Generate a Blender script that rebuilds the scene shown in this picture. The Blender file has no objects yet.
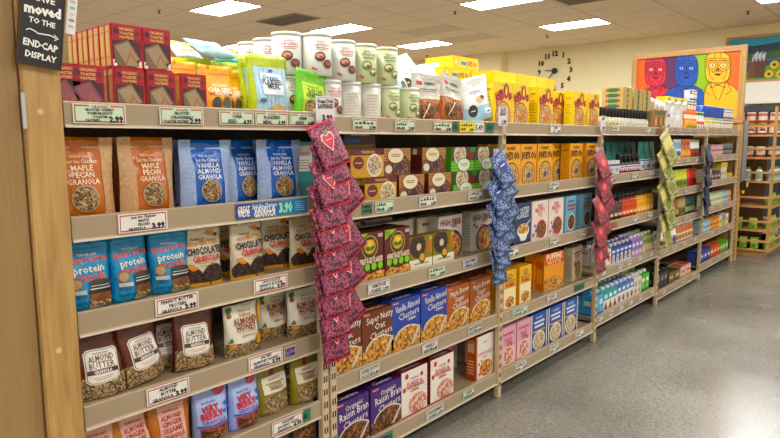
import bpy, bmesh, math, random
from mathutils import Vector, Matrix
random.seed(7)
SC = bpy.context.scene
COL = SC.collection
PI = math.pi
# ------------------------------------------------------------------ camera model (aisle along +X, shelf fronts on Y=0)
F, PITCH, ROLL, YAW = 617.954, 0.124971, -0.003855, 0.847923
CAM = Vector((-0.29564, -1.651452, 1.350115))
FW = Vector((math.sin(YAW)*math.cos(PITCH), math.cos(YAW)*math.cos(PITCH), -math.sin(PITCH)))
R0 = Vector((math.cos(YAW), -math.sin(YAW), 0)); U0 = R0.cross(FW)
RR = R0*math.cos(ROLL)+U0*math.sin(ROLL); UU = U0*math.cos(ROLL)-R0*math.sin(ROLL)
def proj(P):
    d = Vector(P)-CAM; z = d.dot(FW)
    return 390+F*d.dot(RR)/z, 219-F*d.dot(UU)/z
def ray(x, y): return FW+RR*((x-390)/F)+UU*((219-y)/F)
def onX(x, y, X): d = ray(x, y); return CAM+d*((X-CAM.x)/d.x)
def onY(x, y, Y): d = ray(x, y); return CAM+d*((Y-CAM.y)/d.y)
def onZ(x, y, Z): d = ray(x, y); return CAM+d*((Z-CAM.z)/d.z)
def Xat(px, Y, Z):
    lo, hi = -1.4, 30
    for _ in range(50):
        m = (lo+hi)/2
        if proj((m, Y, Z))[0] < px: lo = m
        else: hi = m
    return lo
cd = bpy.data.cameras.new('camera'); cam = bpy.data.objects.new('camera', cd); COL.objects.link(cam)
cd.sensor_width = 36; cd.lens = F*36/780; cd.clip_end = 100; cd.clip_start = .05
M3 = Matrix((RR, UU, -FW)).transposed(); cam.matrix_world = Matrix.Translation(CAM) @ M3.to_4x4()
SC.camera = cam
# ------------------------------------------------------------------ materials
def lin(h):
    h = h.lstrip('#'); out = []
    for i in (0, 2, 4):
        c = int(h[i:i+2], 16)/255
        out.append(c/12.92 if c <= .04045 else ((c+.055)/1.055)**2.4)
    return (*out, 1)
MC = {}
def base_mat(name):
    m = bpy.data.materials.new(name); m.use_nodes = True
    return m, m.node_tree.nodes, m.node_tree.links, m.node_tree.nodes['Principled BSDF']
def nd(N, t, **kw):
    n = N.new(t)
    for k, v in kw.items():
        if k in n.inputs: n.inputs[k].default_value = v
        else: setattr(n, k, v)
    return n
def sat(c, k=1.16):
    l = .2126*c[0]+.7152*c[1]+.0722*c[2]; return tuple(max(0, min(1, l+(x-l)*k)) for x in c[:3])+(1,)
def mat(col, rough=.45, kind='card'):
    key = (col, rough, kind)
    if key in MC: return MC[key]
    m, N, L, b = base_mat(kind+' '+col)
    b.inputs['Base Color'].default_value = sat(lin(col)); b.inputs['Roughness'].default_value = rough
    tc = N.new('ShaderNodeTexCoord')
    if kind == 'film':            # crinkled plastic film
        n1 = nd(N, 'ShaderNodeTexNoise', Scale=26.0, Detail=3.0, Distortion=1.2); L.new(tc.outputs['Object'], n1.inputs['Vector'])
        bp = nd(N, 'ShaderNodeBump', Strength=.35, Distance=.012); L.new(n1.outputs['Fac'], bp.inputs['Height']); L.new(bp.outputs['Normal'], b.inputs['Normal'])
    elif kind == 'crinkle':       # clear crinkled film edges: fine diagonal creases
        n1 = nd(N, 'ShaderNodeTexNoise', Scale=90.0, Detail=4.0, Distortion=2.5); L.new(tc.outputs['Object'], n1.inputs['Vector'])
        cr = N.new('ShaderNodeValToRGB'); c = lin(col)
        cr.color_ramp.elements[0].color = (c[0]*.78, c[1]*.78, c[2]*.78, 1); cr.color_ramp.elements[0].position = .35
        cr.color_ramp.elements[1].color = (min(1, c[0]*1.2), min(1, c[1]*1.2), min(1, c[2]*1.2), 1); cr.color_ramp.elements[1].position = .65
        L.new(n1.outputs['Fac'], cr.inputs['Fac']); L.new(cr.outputs['Color'], b.inputs['Base Color'])
        bp = nd(N, 'ShaderNodeBump', Strength=.5, Distance=.004); L.new(n1.outputs['Fac'], bp.inputs['Height']); L.new(bp.outputs['Normal'], b.inputs['Normal'])
    elif kind == 'metal':
        n1 = nd(N, 'ShaderNodeTexNoise', Scale=30.0, Detail=2.0); L.new(tc.outputs['Object'], n1.inputs['Vector'])
        mr = nd(N, 'ShaderNodeMapRange'); mr.inputs['To Min'].default_value = rough-.08; mr.inputs['To Max'].default_value = rough+.1
        L.new(n1.outputs['Fac'], mr.inputs['Value']); L.new(mr.outputs['Result'], b.inputs['Roughness'])
    else:                          # printed card: faint mottling of the ink
        n1 = nd(N, 'ShaderNodeTexNoise', Scale=40.0, Detail=2.0); L.new(tc.outputs['Object'], n1.inputs['Vector'])
        mx = nd(N, 'ShaderNodeMixRGB', blend_type='MULTIPLY', Fac=.10); mx.inputs['Color1'].default_value = sat(lin(col))
        L.new(n1.outputs['Color'], mx.inputs['Color2']); L.new(mx.outputs['Color'], b.inputs['Base Color'])
    MC[key] = m; return m
def bits(name, cols, scale=80, rough=.55, bump=.6):
    """food pieces: granola, flakes, rings - cells of several browns"""
    key = ('bits', name)
    if key in MC: return MC[key]
    m, N, L, b = base_mat(name)
    tc = N.new('ShaderNodeTexCoord'); v = nd(N, 'ShaderNodeTexVoronoi', Scale=float(scale)); v.inputs['Randomness'].default_value = .9
    L.new(tc.outputs['Object'], v.inputs['Vector'])
    sp = N.new('ShaderNodeSeparateColor'); L.new(v.outputs['Color'], sp.inputs['Color'])
    cr = N.new('ShaderNodeValToRGB'); cr.color_ramp.interpolation = 'CONSTANT'; e = cr.color_ramp.elements
    e[0].color = lin(cols[0]); e[0].position = 0; e[1].color = lin(cols[1]); e[1].position = 1/len(cols)
    for i in range(2, len(cols)): x = e.new(i/len(cols)); x.color = lin(cols[i])
    L.new(sp.outputs['Red'], cr.inputs['Fac'])
    L.new(cr.outputs['Color'], b.inputs['Base Color'])
    bp = nd(N, 'ShaderNodeBump', Strength=bump, Distance=.006, invert=True); L.new(v.outputs['Distance'], bp.inputs['Height']); L.new(bp.outputs['Normal'], b.inputs['Normal'])
    b.inputs['Roughness'].default_value = rough
    MC[key] = m; return m
GRAN = bits('granola clusters', ['#6f5532', '#a8895a', '#c8ad7c', '#86683e', '#b89a68', '#544026'], 210)
CHOC = bits('chocolate granola', ['#2c1a12', '#3d261a', '#54352a', '#23140e'], 190)
FLAK = bits('golden flakes', ['#c88a2c', '#e3b054', '#a8661c', '#d99c3c', '#7d4a18'], 95)
DARKF = bits('bran flakes', ['#5a3018', '#7c4826', '#9a622f', '#3b2010'], 95)
RINGS = bits('oat rings', ['#b08038', '#cfa052', '#8d5f26', '#dcb468'], 120)
PINKF = bits('strawberry flakes', ['#d9a98c', '#c98c6c', '#e8cdb5', '#b8584e'], 100)
OATS = bits('oatmeal', ['#cdb691', '#b79c72', '#e2d2b3', '#94784f'], 150)
COOK = bits('brown clusters', ['#5f3416', '#8a5427', '#a56a36', '#4a2711'], 120)
def mottle(name, a, b_, scale):
    key = ('mottle', name)
    if key in MC: return MC[key]
    m, N, L, b = base_mat(name); tc = N.new('ShaderNodeTexCoord')
    v = nd(N, 'ShaderNodeTexVoronoi', Scale=float(scale)); L.new(tc.outputs['Object'], v.inputs['Vector'])
    sp = N.new('ShaderNodeSeparateColor'); L.new(v.outputs['Color'], sp.inputs['Color'])
    cr = N.new('ShaderNodeValToRGB'); cr.color_ramp.interpolation = 'CONSTANT'; e = cr.color_ramp.elements
    for i, c in enumerate([a, b_[0], b_[1]]):
        x = e[i] if i < 2 else e.new(.64); x.color = lin(c); x.position = (0, .38, .64)[i]
    L.new(sp.outputs['Green'], cr.inputs['Fac']); L.new(cr.outputs['Color'], b.inputs['Base Color'])
    n1 = nd(N, 'ShaderNodeTexNoise', Scale=28.0, Detail=2.0); L.new(tc.outputs['Object'], n1.inputs['Vector'])
    bp = nd(N, 'ShaderNodeBump', Strength=.3, Distance=.01); L.new(n1.outputs['Fac'], bp.inputs['Height']); L.new(bp.outputs['Normal'], b.inputs['Normal'])
    b.inputs['Roughness'].default_value = .42
    MC[key] = m; return m
def wood(name, a, b_, axis='Z', scale=1.0):
    key = ('wood', name)
    if key in MC: return MC[key]
    m, N, L, b = base_mat(name); tc = N.new('ShaderNodeTexCoord'); mp = N.new('ShaderNodeMapping')
    s = [14*scale]*3; s['XYZ'.index(axis)] = 1.1*scale; mp.inputs['Scale'].default_value = s
    L.new(tc.outputs['Object'], mp.inputs['Vector'])
    n1 = nd(N, 'ShaderNodeTexNoise', Scale=2.2, Detail=6.0, Distortion=1.6); L.new(mp.outputs['Vector'], n1.inputs['Vector'])
    cr = N.new('ShaderNodeValToRGB'); cr.color_ramp.elements[0].color = lin(a); cr.color_ramp.elements[0].position = .3
    cr.color_ramp.elements[1].color = lin(b_); cr.color_ramp.elements[1].position = .7
    L.new(n1.outputs['Fac'], cr.inputs['Fac']); L.new(cr.outputs['Color'], b.inputs['Base Color'])
    bp = nd(N, 'ShaderNodeBump', Strength=.12, Distance=.004); L.new(n1.outputs['Fac'], bp.inputs['Height']); L.new(bp.outputs['Normal'], b.inputs['Normal'])
    b.inputs['Roughness'].default_value = .42
    MC[key] = m; return m
OAK = wood('oak', '#a0783f', '#c49e5e'); PANEL = wood('shade-toned panel', '#8c6d3e', '#a3824f', scale=.6); OAKY = wood('oak rail', '#a97a48', '#cb9f69', 'Y'); OAKX = wood('oak board', '#a97a48', '#cb9f69', 'X')  # PANEL: shade on the near side panel is put into darker wood tones
SHELF = mat('#a09079', .38, 'metal'); DECK = mat('#a08f74', .4, 'metal'); LIPE = mat('#d8cbb8', .3, 'metal'); DARK = mat('#1c1713', .8); POST = mat('#c4b193', .45, 'metal')
WHITE = mat('#eeeae2', .5); BLACK = mat('#17181a', .5); GREY = mat('#7d8288', .4, 'metal'); CHROME = mat('#b8bcbf', .25, 'metal')
# ------------------------------------------------------------------ objects
def link(name, verts, faces, mats, fm=None, parent=None, smooth=False):
    me = bpy.data.meshes.new(name); me.from_pydata([tuple(v) for v in verts], [], faces)
    for m in mats: me.materials.append(m)
    if fm: me.polygons.foreach_set('material_index', fm)
    if smooth: me.polygons.foreach_set('use_smooth', [True]*len(me.polygons))
    me.update()
    o = bpy.data.objects.new(name, me); COL.objects.link(o)
    if parent: o.parent = parent
    return o
class MB:
    """mesh builder: boxes, tubes, rings in one mesh"""
    def __init__(s): s.v = []; s.f = []; s.m = []; s.mats = []
    def mi(s, m):
        if m not in s.mats: s.mats.append(m)
        return s.mats.index(m)
    def add(s, vs, fs, m):
        b = len(s.v); s.v += vs; s.f += [tuple(b+i for i in f) for f in fs]; s.m += [s.mi(m)]*len(fs)
    def box(s, x0, y0, z0, x1, y1, z1, m, bev=0):
        bm = bmesh.new(); bmesh.ops.create_cube(bm, size=1)
        for v in bm.verts: v.co = Vector(((x0+x1)/2+v.co.x*(x1-x0), (y0+y1)/2+v.co.y*(y1-y0), (z0+z1)/2+v.co.z*(z1-z0)))
        if bev: bmesh.ops.bevel(bm, geom=bm.edges[:], offset=bev, segments=2, affect='EDGES')
        bm.verts.index_update(); s.add([v.co.copy() for v in bm.verts], [[v.index for v in f.verts] for f in bm.faces], m); bm.free()
    def lathe(s, prof, n, m, c=(0, 0, 0)):
        vs = []; fs = []
        for r, z in prof:
            for k in range(n): a = 2*PI*k/n; vs.append(Vector((c[0]+r*math.cos(a), c[1]+r*math.sin(a), c[2]+z)))
        for j in range(len(prof)-1):
            for k in range(n): fs.append((j*n+k, j*n+(k+1) % n, (j+1)*n+(k+1) % n, (j+1)*n+k))
        fs.append(tuple(range(n))[::-1]); fs.append(tuple((len(prof)-1)*n+k for k in range(n)))
        s.add(vs, fs, m)
    def tube(s, p, q, r, m, n=8):
        p = Vector(p); q = Vector(q); z = (q-p).normalized(); x = z.orthogonal().normalized(); y = z.cross(x)
        vs = [c+x*r*math.cos(2*PI*k/n)+y*r*math.sin(2*PI*k/n) for c in (p, q) for k in range(n)]
        fs = [(k, (k+1) % n, n+(k+1) % n, n+k) for k in range(n)]+[tuple(range(n))[::-1], tuple(range(n, 2*n))]
        s.add(vs, fs, m)
    def done(s, name, parent=None, smooth=False): return link(name, s.v, s.f, s.mats, s.m, parent, smooth)
def empty(name, loc=(0, 0, 0)):
    o = bpy.data.objects.new(name, None); COL.objects.link(o); o.location = loc; o.empty_display_size = .05; return o
USED = {}
def tag(o, label, cat, group=None, share=False):
    label = ' '.join(label.split()); n = len(label.replace(',', ' ').split())
    if not 4 <= n <= 16: print('LABEL LENGTH', n, label)
    if label in USED and not share: print('LABEL TWICE', label)
    USED[label] = 1
    o['label'] = label; o['category'] = cat
    if group: o['group'] = group
    return o
def struct(o): o['kind'] = 'structure'; return o
def copy_tree(o, parent=None):
    c = o.copy(); COL.objects.link(c); c.parent = parent
    for k in ('label', 'category', 'group'):
        if k in c: del c[k]
    for ch in list(o.children): copy_tree(ch, c)
    return c
NUM = 'zero one two three four five six seven eight nine ten eleven twelve thirteen fourteen fifteen sixteen seventeen eighteen nineteen twenty'.split()
ORD = 'zeroth first second third fourth fifth sixth seventh eighth ninth tenth eleventh twelfth thirteenth fourteenth fifteenth sixteenth seventeenth eighteenth nineteenth twentieth'.split()
def order(i, n):
    if n == 1: return ''
    if n == 2: return ('nearer', 'farther')[i]+' of two '
    if n == 3: return ('nearest', 'middle', 'farthest')[i]+' of three '
    if i == 0: return f'nearest of {NUM[n]} '
    if i == n-1: return f'farthest of {NUM[n]} '
    return f'{ORD[i+1]} nearest of {NUM[n]} '
# ------------------------------------------------------------------ printing on surfaces
TXT = {}
def text_mesh(s, bold=.018):
    key = (s, bold)
    if key in TXT: return TXT[key]
    cu = bpy.data.curves.new('txt', 'FONT'); cu.body = s; cu.resolution_u = 1; cu.offset = bold; cu.align_x = 'LEFT'
    ob = bpy.data.objects.new('txt', cu); COL.objects.link(ob)
    me = ob.to_mesh()
    vs = [(v.co.x, v.co.y) for v in me.vertices]; fs = [tuple(p.vertices) for p in me.polygons]
    ob.to_mesh_clear(); bpy.data.objects.remove(ob); bpy.data.curves.remove(cu)
    if vs:
        x0 = min(v[0] for v in vs); x1 = max(v[0] for v in vs)
        vs = [((x-(x0+x1)/2)/.7, (y-.35)/.7) for x, y in vs]; w = (x1-x0)/.7
    else: w = 1
    TXT[key] = (vs, fs, w); return TXT[key]
# art items: ('R',x0,y0,x1,y1,col) ('E',cx,cy,rx,ry,col) ('P',pts,col) ('T',str,cx,cy,height,col,maxw,rot,bold); units: x,y fractions of the face, radii and letter height fractions of the WIDTH
def make_art(parent, S, w, h, items, nsub=1, kind='card', rough=.45, step=.00022, lift=.0004, tell=True):
    asp = w/h; parts = {}
    k = 0
    for it in items:
        pn = {'T': 'lettering', 'E': 'printed_picture', 'R': 'printed_panel', 'P': 'printed_picture'}[it[0]]
        d = it[-1] if isinstance(it[-1], dict) else {}
        pn = d.get('part', pn)
        if d: it = it[:-1]
        P = parts.setdefault(pn, MB()); off = lift+k*step; k += 1
        def mm(c): return c if not isinstance(c, str) else mat(c, rough, d.get('kind', kind))
        if it[0] == 'R':
            _, x0, y0, x1, y1, c = it; nx = max(1, int(nsub*abs(x1-x0)+.99)); ny = max(1, int(nsub*abs(y1-y0)*1.3+.99))
            vs = [S(x0+(x1-x0)*i/nx, y0+(y1-y0)*j/ny, off) for j in range(ny+1) for i in range(nx+1)]
            P.add(vs, [(j*(nx+1)+i, j*(nx+1)+i+1, (j+1)*(nx+1)+i+1, (j+1)*(nx+1)+i) for j in range(ny) for i in range(nx)], mm(c))
        elif it[0] == 'E':
            _, cx, cy, rx, ry, c = it; ry *= asp; n = 20; rings = 1 if nsub == 1 else 3
            CL = lambda q: min(.997, max(.004, q)); vs = [S(CL(cx), CL(cy), off)]; fs = []
            for q in range(1, rings+1):
                for a in range(n): t = 2*PI*a/n; vs.append(S(CL(cx+rx*q/rings*math.cos(t)), CL(cy+ry*q/rings*math.sin(t)), off))
            for a in range(n): fs.append((0, 1+a, 1+(a+1) % n))
            for q in range(1, rings):
                b = 1+(q-1)*n; fs += [(b+a, b+n+a, b+n+(a+1) % n, b+(a+1) % n) for a in range(n)]
            P.add(vs, fs, mm(c))
        elif it[0] == 'P':
            if nsub == 1: P.add([S(x, y, off) for x, y in it[1]], [tuple(range(len(it[1])))], mm(it[2])); continue
            pts = []
            for (ax, ay), (bx, by) in zip(it[1], it[1][1:]+it[1][:1]):
                m = max(1, int(math.hypot(bx-ax, by-ay)/.09)); pts += [(ax+(bx-ax)*q/m, ay+(by-ay)*q/m) for q in range(m)]
            n = len(pts); gx = sum(p[0] for p in pts)/n; gy = sum(p[1] for p in pts)/n; vs = [S(gx, gy, off)]; fs = [(0, 1+a, 1+(a+1) % n) for a in range(n)]
            for q in (1, 2, 3, 4): vs += [S(gx+(x-gx)*q/4, gy+(y-gy)*q/4, off) for x, y in pts]
            for q in (1, 2, 3): b = 1+(q-1)*n; fs += [(b+a, b+n+a, b+n+(a+1) % n, b+(a+1) % n) for a in range(n)]
            P.add(vs, fs, mm(it[2]))
        elif it[0] == 'T':
            s, cx, cy, sz, c = it[1:6]; mw = it[6] if len(it) > 6 else .9; rot = it[7] if len(it) > 7 else 0; bold = it[8] if len(it) > 8 else .018
            vs, fs, tw = text_mesh(s, bold); sx = sz if tw*sz <= mw else mw/tw
            ca, sa = math.cos(rot), math.sin(rot)
            P.add([S(cx+(x*sx*ca-y*sz*sa), cy+(x*sx*sa+y*sz*ca)*asp, off) for x, y in vs], fs, mm(c))
    for pn, P in parts.items():
        if P.f: P.done(pn, parent, smooth=nsub > 1)
def carton(name, w, h, d, col, front, side=None, top=None, sidecol=None, rough=.42):
    mb = MB(); mb.box(-w/2, -d/2, 0, w/2, d/2, h, mat(col, rough), .0015); o = mb.done(name)
    make_art(o, lambda x, z, off: Vector(((x-.5)*w, -d/2-off, z*h)), w, h, front)
    if side:
        sd = [(*s, {'part': 'side_print'}) if not isinstance(s[-1], dict) else s for s in side]
        make_art(o, lambda x, z, off: Vector((-w/2-off, d/2-x*d, z*h)), d, h, sd)
    if top:
        sd = [(*s, {'part': 'top_print'}) if not isinstance(s[-1], dict) else s for s in top]
        make_art(o, lambda x, z, off: Vector(((x-.5)*w, -d/2+z*d, h+off)), w, d, sd)
    return o
def sstep(a, b, x): t = max(0, min(1, (x-a)/(b-a))); return t*t*(3-2*t)
def pouch(name, w, h, d, m, art, seed=0, pillow=False, nx=9, nz=13, top=True, rough=.33, extra=None, amp=1.0):
    rnd = random.Random(seed); p1, p2, p3 = [rnd.uniform(0, 6) for _ in range(3)]
    def S(x, z, off):
        B = max(0.0, math.sin(PI*min(1, max(0, z))))**.55 if pillow else (1-sstep(.3, .9, z))*.96+.04
        if not pillow and z < .12: B *= .80+.2*z/.12
        t = d/2*B*math.sqrt(max(0, 1-(2*x-1)**2))+.0012
        t += amp*d*.035*(math.sin(11*x+7*z+p1)+math.sin(5*x-13*z+p2))*math.sin(PI*min(1, max(0, x)))*(1 if not pillow else math.sin(PI*z))
        xx = (x-.5)*w*(1-.045*math.sin(PI*min(1, z*1.15))) if not pillow else (x-.5)*w*(1-.05*math.sin(PI*z))
        sway = .012*h*amp*math.sin(3*z+p3)*z
        return Vector((xx, -t-off+sway, z*h+(.006*h*math.sin(6*x+p1)*z if z > .9 else 0)))
    def back(x, z): v = S(x, z, 0); sw = .012*h*amp*math.sin(3*z+p3)*z; return Vector((v.x, -(v.y-sw)+sw, v.z))
    vs = []; fs = []; n = 2*nx
    for j in range(nz+1):
        z = j/nz
        vs += [S(i/nx, z, 0) for i in range(nx)]+[back(1-i/nx, z) for i in range(nx)]
    for j in range(nz):
        for i in range(n): fs.append((j*n+i, j*n+(i+1) % n, (j+1)*n+(i+1) % n, (j+1)*n+i))
    fs.append(tuple(range(n))[::-1]); fs.append(tuple(nz*n+i for i in range(n)))
    o = link(name, vs, fs, [m if not isinstance(m, str) else mat(m, rough, 'film')], None, None, True)
    make_art(o, S, w, h, art, nsub=9, kind='film', rough=rough, lift=.0012, step=.0005)
    return o
def can(name, r, h, body, art, lid=None, lidh=.012, n=28, rough=.4):
    o = empty(name); mb = MB(); mb.lathe([(r*.96, 0), (r, .004), (r, h-lidh), (r*.97, h-lidh)], n, mat(body, rough)); mb.done('can_body', o, True)
    lm = MB(); lm.lathe([(r*1.02, h-lidh), (r*1.03, h-lidh*.5), (r*1.0, h), (r*.9, h), (r*.88, h-.002)], n, mat(lid or '#e9e7e0', .35)); lm.done('lid', o, True)
    hh = h-lidh; W = 2.4*r
    def S(x, z, off): a = (x-.5)*W/r; return Vector(((r+off)*math.sin(a), -(r+off)*math.cos(a), z*hh))
    make_art(o, S, W, hh, art, nsub=7, lift=.001, step=.0004)
    return o
def bottle(name, prof, body, cap, capz, label=None, n=14, rough=.25):
    """lathe body, separate cap, wrapped label"""
    o = empty(name); mb = MB(); mb.lathe(prof, n, mat(body, rough)); mb.done('bottle_body', o, True)
    r0, z0, r1, z1 = capz; cm = MB(); cm.lathe([(r0, z0), (r0, z1-.003), (r1, z1)], n, mat(cap, .4)); cm.done('cap', o, True)
    if label:
        lc, lz0, lz1, art = label; r = prof[1][0]+.0007; lm = MB(); lm.lathe([(r, lz0), (r, lz1)], n, mat(lc, .5)); lm.f = lm.f[:-2]; lm.m = lm.m[:-2]; lb = lm.done('label', o, True)
        W = 2*r; H = lz1-lz0
        if art: make_art(lb, lambda x, z, off: Vector(((r+off)*math.sin((x-.5)*W/r), -(r+off)*math.cos((x-.5)*W/r), lz0+z*H)), W, H, art, nsub=4)
    return o
def drink_carton(name, w, h, body, top, cap, art):
    """tall drink carton with slanted top and screw cap"""
    o = empty(name); mb = MB(); e = w/2; hs = h*.82
    vs = [Vector(p) for p in [(-e, -e, 0), (e, -e, 0), (e, e, 0), (-e, e, 0), (-e, -e, hs), (e, -e, hs), (e, e, h*.95), (-e, e, h*.95)]]
    mb.add(vs, [(3, 2, 1, 0), (0, 1, 5, 4), (1, 2, 6, 5), (2, 3, 7, 6), (3, 0, 4, 7)], mat(body, .4)); mb.add([v.copy() for v in vs[4:]], [(0, 1, 2, 3)], mat(top, .4)); mb.done('carton_body', o)
    cm = MB(); cm.lathe([(w*.24, 0), (w*.24, .022), (w*.2, .025)], 12, mat(cap, .35), (0, -.08*w, h*.86)); cm.done('cap', o, True)
    make_art(o, lambda x, z, off: Vector(((x-.5)*w, -e-off, z*hs)), w, hs, art)
    make_art(o, lambda x, z, off: Vector((-e-off, e-x*w, z*hs)), w, hs, [(*a, {'part': 'side_print'}) for a in art if a[0] == 'R'])
    return o
LIGHT = 22.0; EXPO = 0.72
# ------------------------------------------------------------------ the room
ZC = 3.55; XW = 13.62
def plane_struct(name, x0, y0, z0, x1, y1, z1, m):
    mb = MB(); mb.box(x0, y0, z0, x1, y1, z1, m); return struct(mb.done(name))
def floor_mat():
    m, N, L, b = base_mat('polished concrete'); tc = N.new('ShaderNodeTexCoord')
    n1 = nd(N, 'ShaderNodeTexNoise', Scale=.9, Detail=5.0); n2 = nd(N, 'ShaderNodeTexVoronoi', Scale=160.0); n3 = nd(N, 'ShaderNodeTexNoise', Scale=55.0, Detail=4.0); n4 = nd(N, 'ShaderNodeTexNoise', Scale=2.3, Detail=6.0)
    for n in (n1, n2, n3, n4): L.new(tc.outputs['Object'], n.inputs['Vector'])
    c1 = N.new('ShaderNodeValToRGB'); c1.color_ramp.elements[0].color = lin('#6f6d64'); c1.color_ramp.elements[0].position = .3; c1.color_ramp.elements[1].color = lin('#939085'); c1.color_ramp.elements[1].position = .72
    L.new(n1.outputs['Fac'], c1.inputs['Fac'])
    sp = N.new('ShaderNodeSeparateColor'); L.new(n2.outputs['Color'], sp.inputs['Color'])
    c2 = N.new('ShaderNodeValToRGB'); e = c2.color_ramp.elements; e[0].color = lin('#57534a'); e[1].color = lin('#ffffff'); e[1].position = .9; x = e.new(.14); x.color = lin('#c9c6bc'); x = e.new(.75); x.color = lin('#d6d3ca')
    L.new(sp.outputs['Red'], c2.inputs['Fac'])
    mx = nd(N, 'ShaderNodeMixRGB', blend_type='MULTIPLY', Fac=.68); L.new(c1.outputs['Color'], mx.inputs['Color1']); L.new(c2.outputs['Color'], mx.inputs['Color2'])
    m2 = nd(N, 'ShaderNodeMixRGB', blend_type='OVERLAY', Fac=.35); L.new(mx.outputs['Color'], m2.inputs['Color1']); L.new(n3.outputs['Fac'], m2.inputs['Color2'])
    L.new(m2.outputs['Color'], b.inputs['Base Color'])
    mr = nd(N, 'ShaderNodeMapRange'); mr.inputs['From Min'].default_value = .3; mr.inputs['From Max'].default_value = .7; mr.inputs['To Min'].default_value = .16; mr.inputs['To Max'].default_value = .30
    L.new(n4.outputs['Fac'], mr.inputs['Value']); L.new(mr.outputs['Result'], b.inputs['Roughness'])
    bp = nd(N, 'ShaderNodeBump', Strength=.06, Distance=.004); L.new(n3.outputs['Fac'], bp.inputs['Height']); L.new(bp.outputs['Normal'], b.inputs['Normal'])
    return m
TX, TY, OX, OY = .665, 1.2167, 5.84-.3325, 7.39-.608
def ceil_mat():
    m, N, L, b = base_mat('ceiling tiles'); tc = N.new('ShaderNodeTexCoord'); sx = N.new('ShaderNodeSeparateXYZ'); L.new(tc.outputs['Object'], sx.inputs['Vector'])
    def edge(out, size, off, wd):
        a = nd(N, 'ShaderNodeMath', operation='SUBTRACT'); L.new(out, a.inputs[0]); a.inputs[1].default_value = off
        p = nd(N, 'ShaderNodeMath', operation='PINGPONG'); L.new(a.outputs[0], p.inputs[0]); p.inputs[1].default_value = size/2
        l = nd(N, 'ShaderNodeMath', operation='LESS_THAN'); L.new(p.outputs[0], l.inputs[0]); l.inputs[1].default_value = wd; return l
    ex = edge(sx.outputs['X'], TX, OX, .009); ey = edge(sx.outputs['Y'], TY, OY, .011)
    mxm = nd(N, 'ShaderNodeMath', operation='MAXIMUM'); L.new(ex.outputs[0], mxm.inputs[0]); L.new(ey.outputs[0], mxm.inputs[1])
    n1 = nd(N, 'ShaderNodeTexNoise', Scale=9.0, Detail=5.0); L.new(tc.outputs['Object'], n1.inputs['Vector'])
    c = N.new('ShaderNodeValToRGB'); c.color_ramp.elements[0].color = lin('#efd4b6'); c.color_ramp.elements[1].color = lin('#f4dcc0'); c.color_ramp.elements[0].position = .35; c.color_ramp.elements[1].position = .65
    L.new(n1.outputs['Fac'], c.inputs['Fac'])
    mx = nd(N, 'ShaderNodeMixRGB', blend_type='MIX'); L.new(mxm.outputs[0], mx.inputs['Fac']); L.new(c.outputs['Color'], mx.inputs['Color1']); mx.inputs['Color2'].default_value = lin('#c9ab8c')
    L.new(mx.outputs['Color'], b.inputs['Base Color']); b.inputs['Roughness'].default_value = .9
    return m
def wall_mat():
    m, N, L, b = base_mat('cream wall paint'); tc = N.new('ShaderNodeTexCoord')
    n1 = nd(N, 'ShaderNodeTexNoise', Scale=60.0, Detail=3.0); L.new(tc.outputs['Object'], n1.inputs['Vector'])
    bp = nd(N, 'ShaderNodeBump', Strength=.08, Distance=.004); L.new(n1.outputs['Fac'], bp.inputs['Height']); L.new(bp.outputs['Normal'], b.inputs['Normal'])
    b.inputs['Base Color'].default_value = lin('#f1e3b4'); b.inputs['Roughness'].default_value = .75
    return m
WM = wall_mat()
plane_struct('floor', -5, -6, -.1, 14.2, 16, 0, floor_mat())
plane_struct('ceiling', -5, -6, ZC, 14.2, 16, ZC+.1, ceil_mat())
plane_struct('wall_far', XW, -6, 0, XW+.15, 16, ZC, WM)
plane_struct('wall_far_projection', 13.38, 6.7, 0, XW, 16, ZC, WM)
plane_struct('wall_back', -5, 16, 0, 14.2, 16.15, ZC, WM)
plane_struct('wall_front', -5, -6.15, 0, 14.2, -6, ZC, mat('#f4f1e8', .7))
plane_struct('wall_near', -5.15, -6, 0, -5, 16, ZC, mat('#f4f1e8', .7))
mb = MB(); mb.box(13.30, -5.9, 2.035, XW-.001, 1.26, 2.44, mat('#e9e6d8', .6), .01); struct(mb.done('trim_1'))
# floor joint and hairline crack
mb = MB(); pj = [onZ(x, y, 0) for x, y in [(682, 365), (705, 369), (735, 372), (765, 376), (790, 379)]]
for a, b_ in zip(pj, pj[1:]):
    d = Vector((b_-a)); nrm = Vector((-d.y, d.x, 0)).normalized()*.0022
    mb.add([Vector((p.x, p.y, .0006)) for p in (a-nrm, b_-nrm, b_+nrm, a+nrm)], [(0, 1, 2, 3)], mat('#5d5a51', .8))
o = mb.done('floor_crack'); o['kind'] = 'structure'
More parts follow.
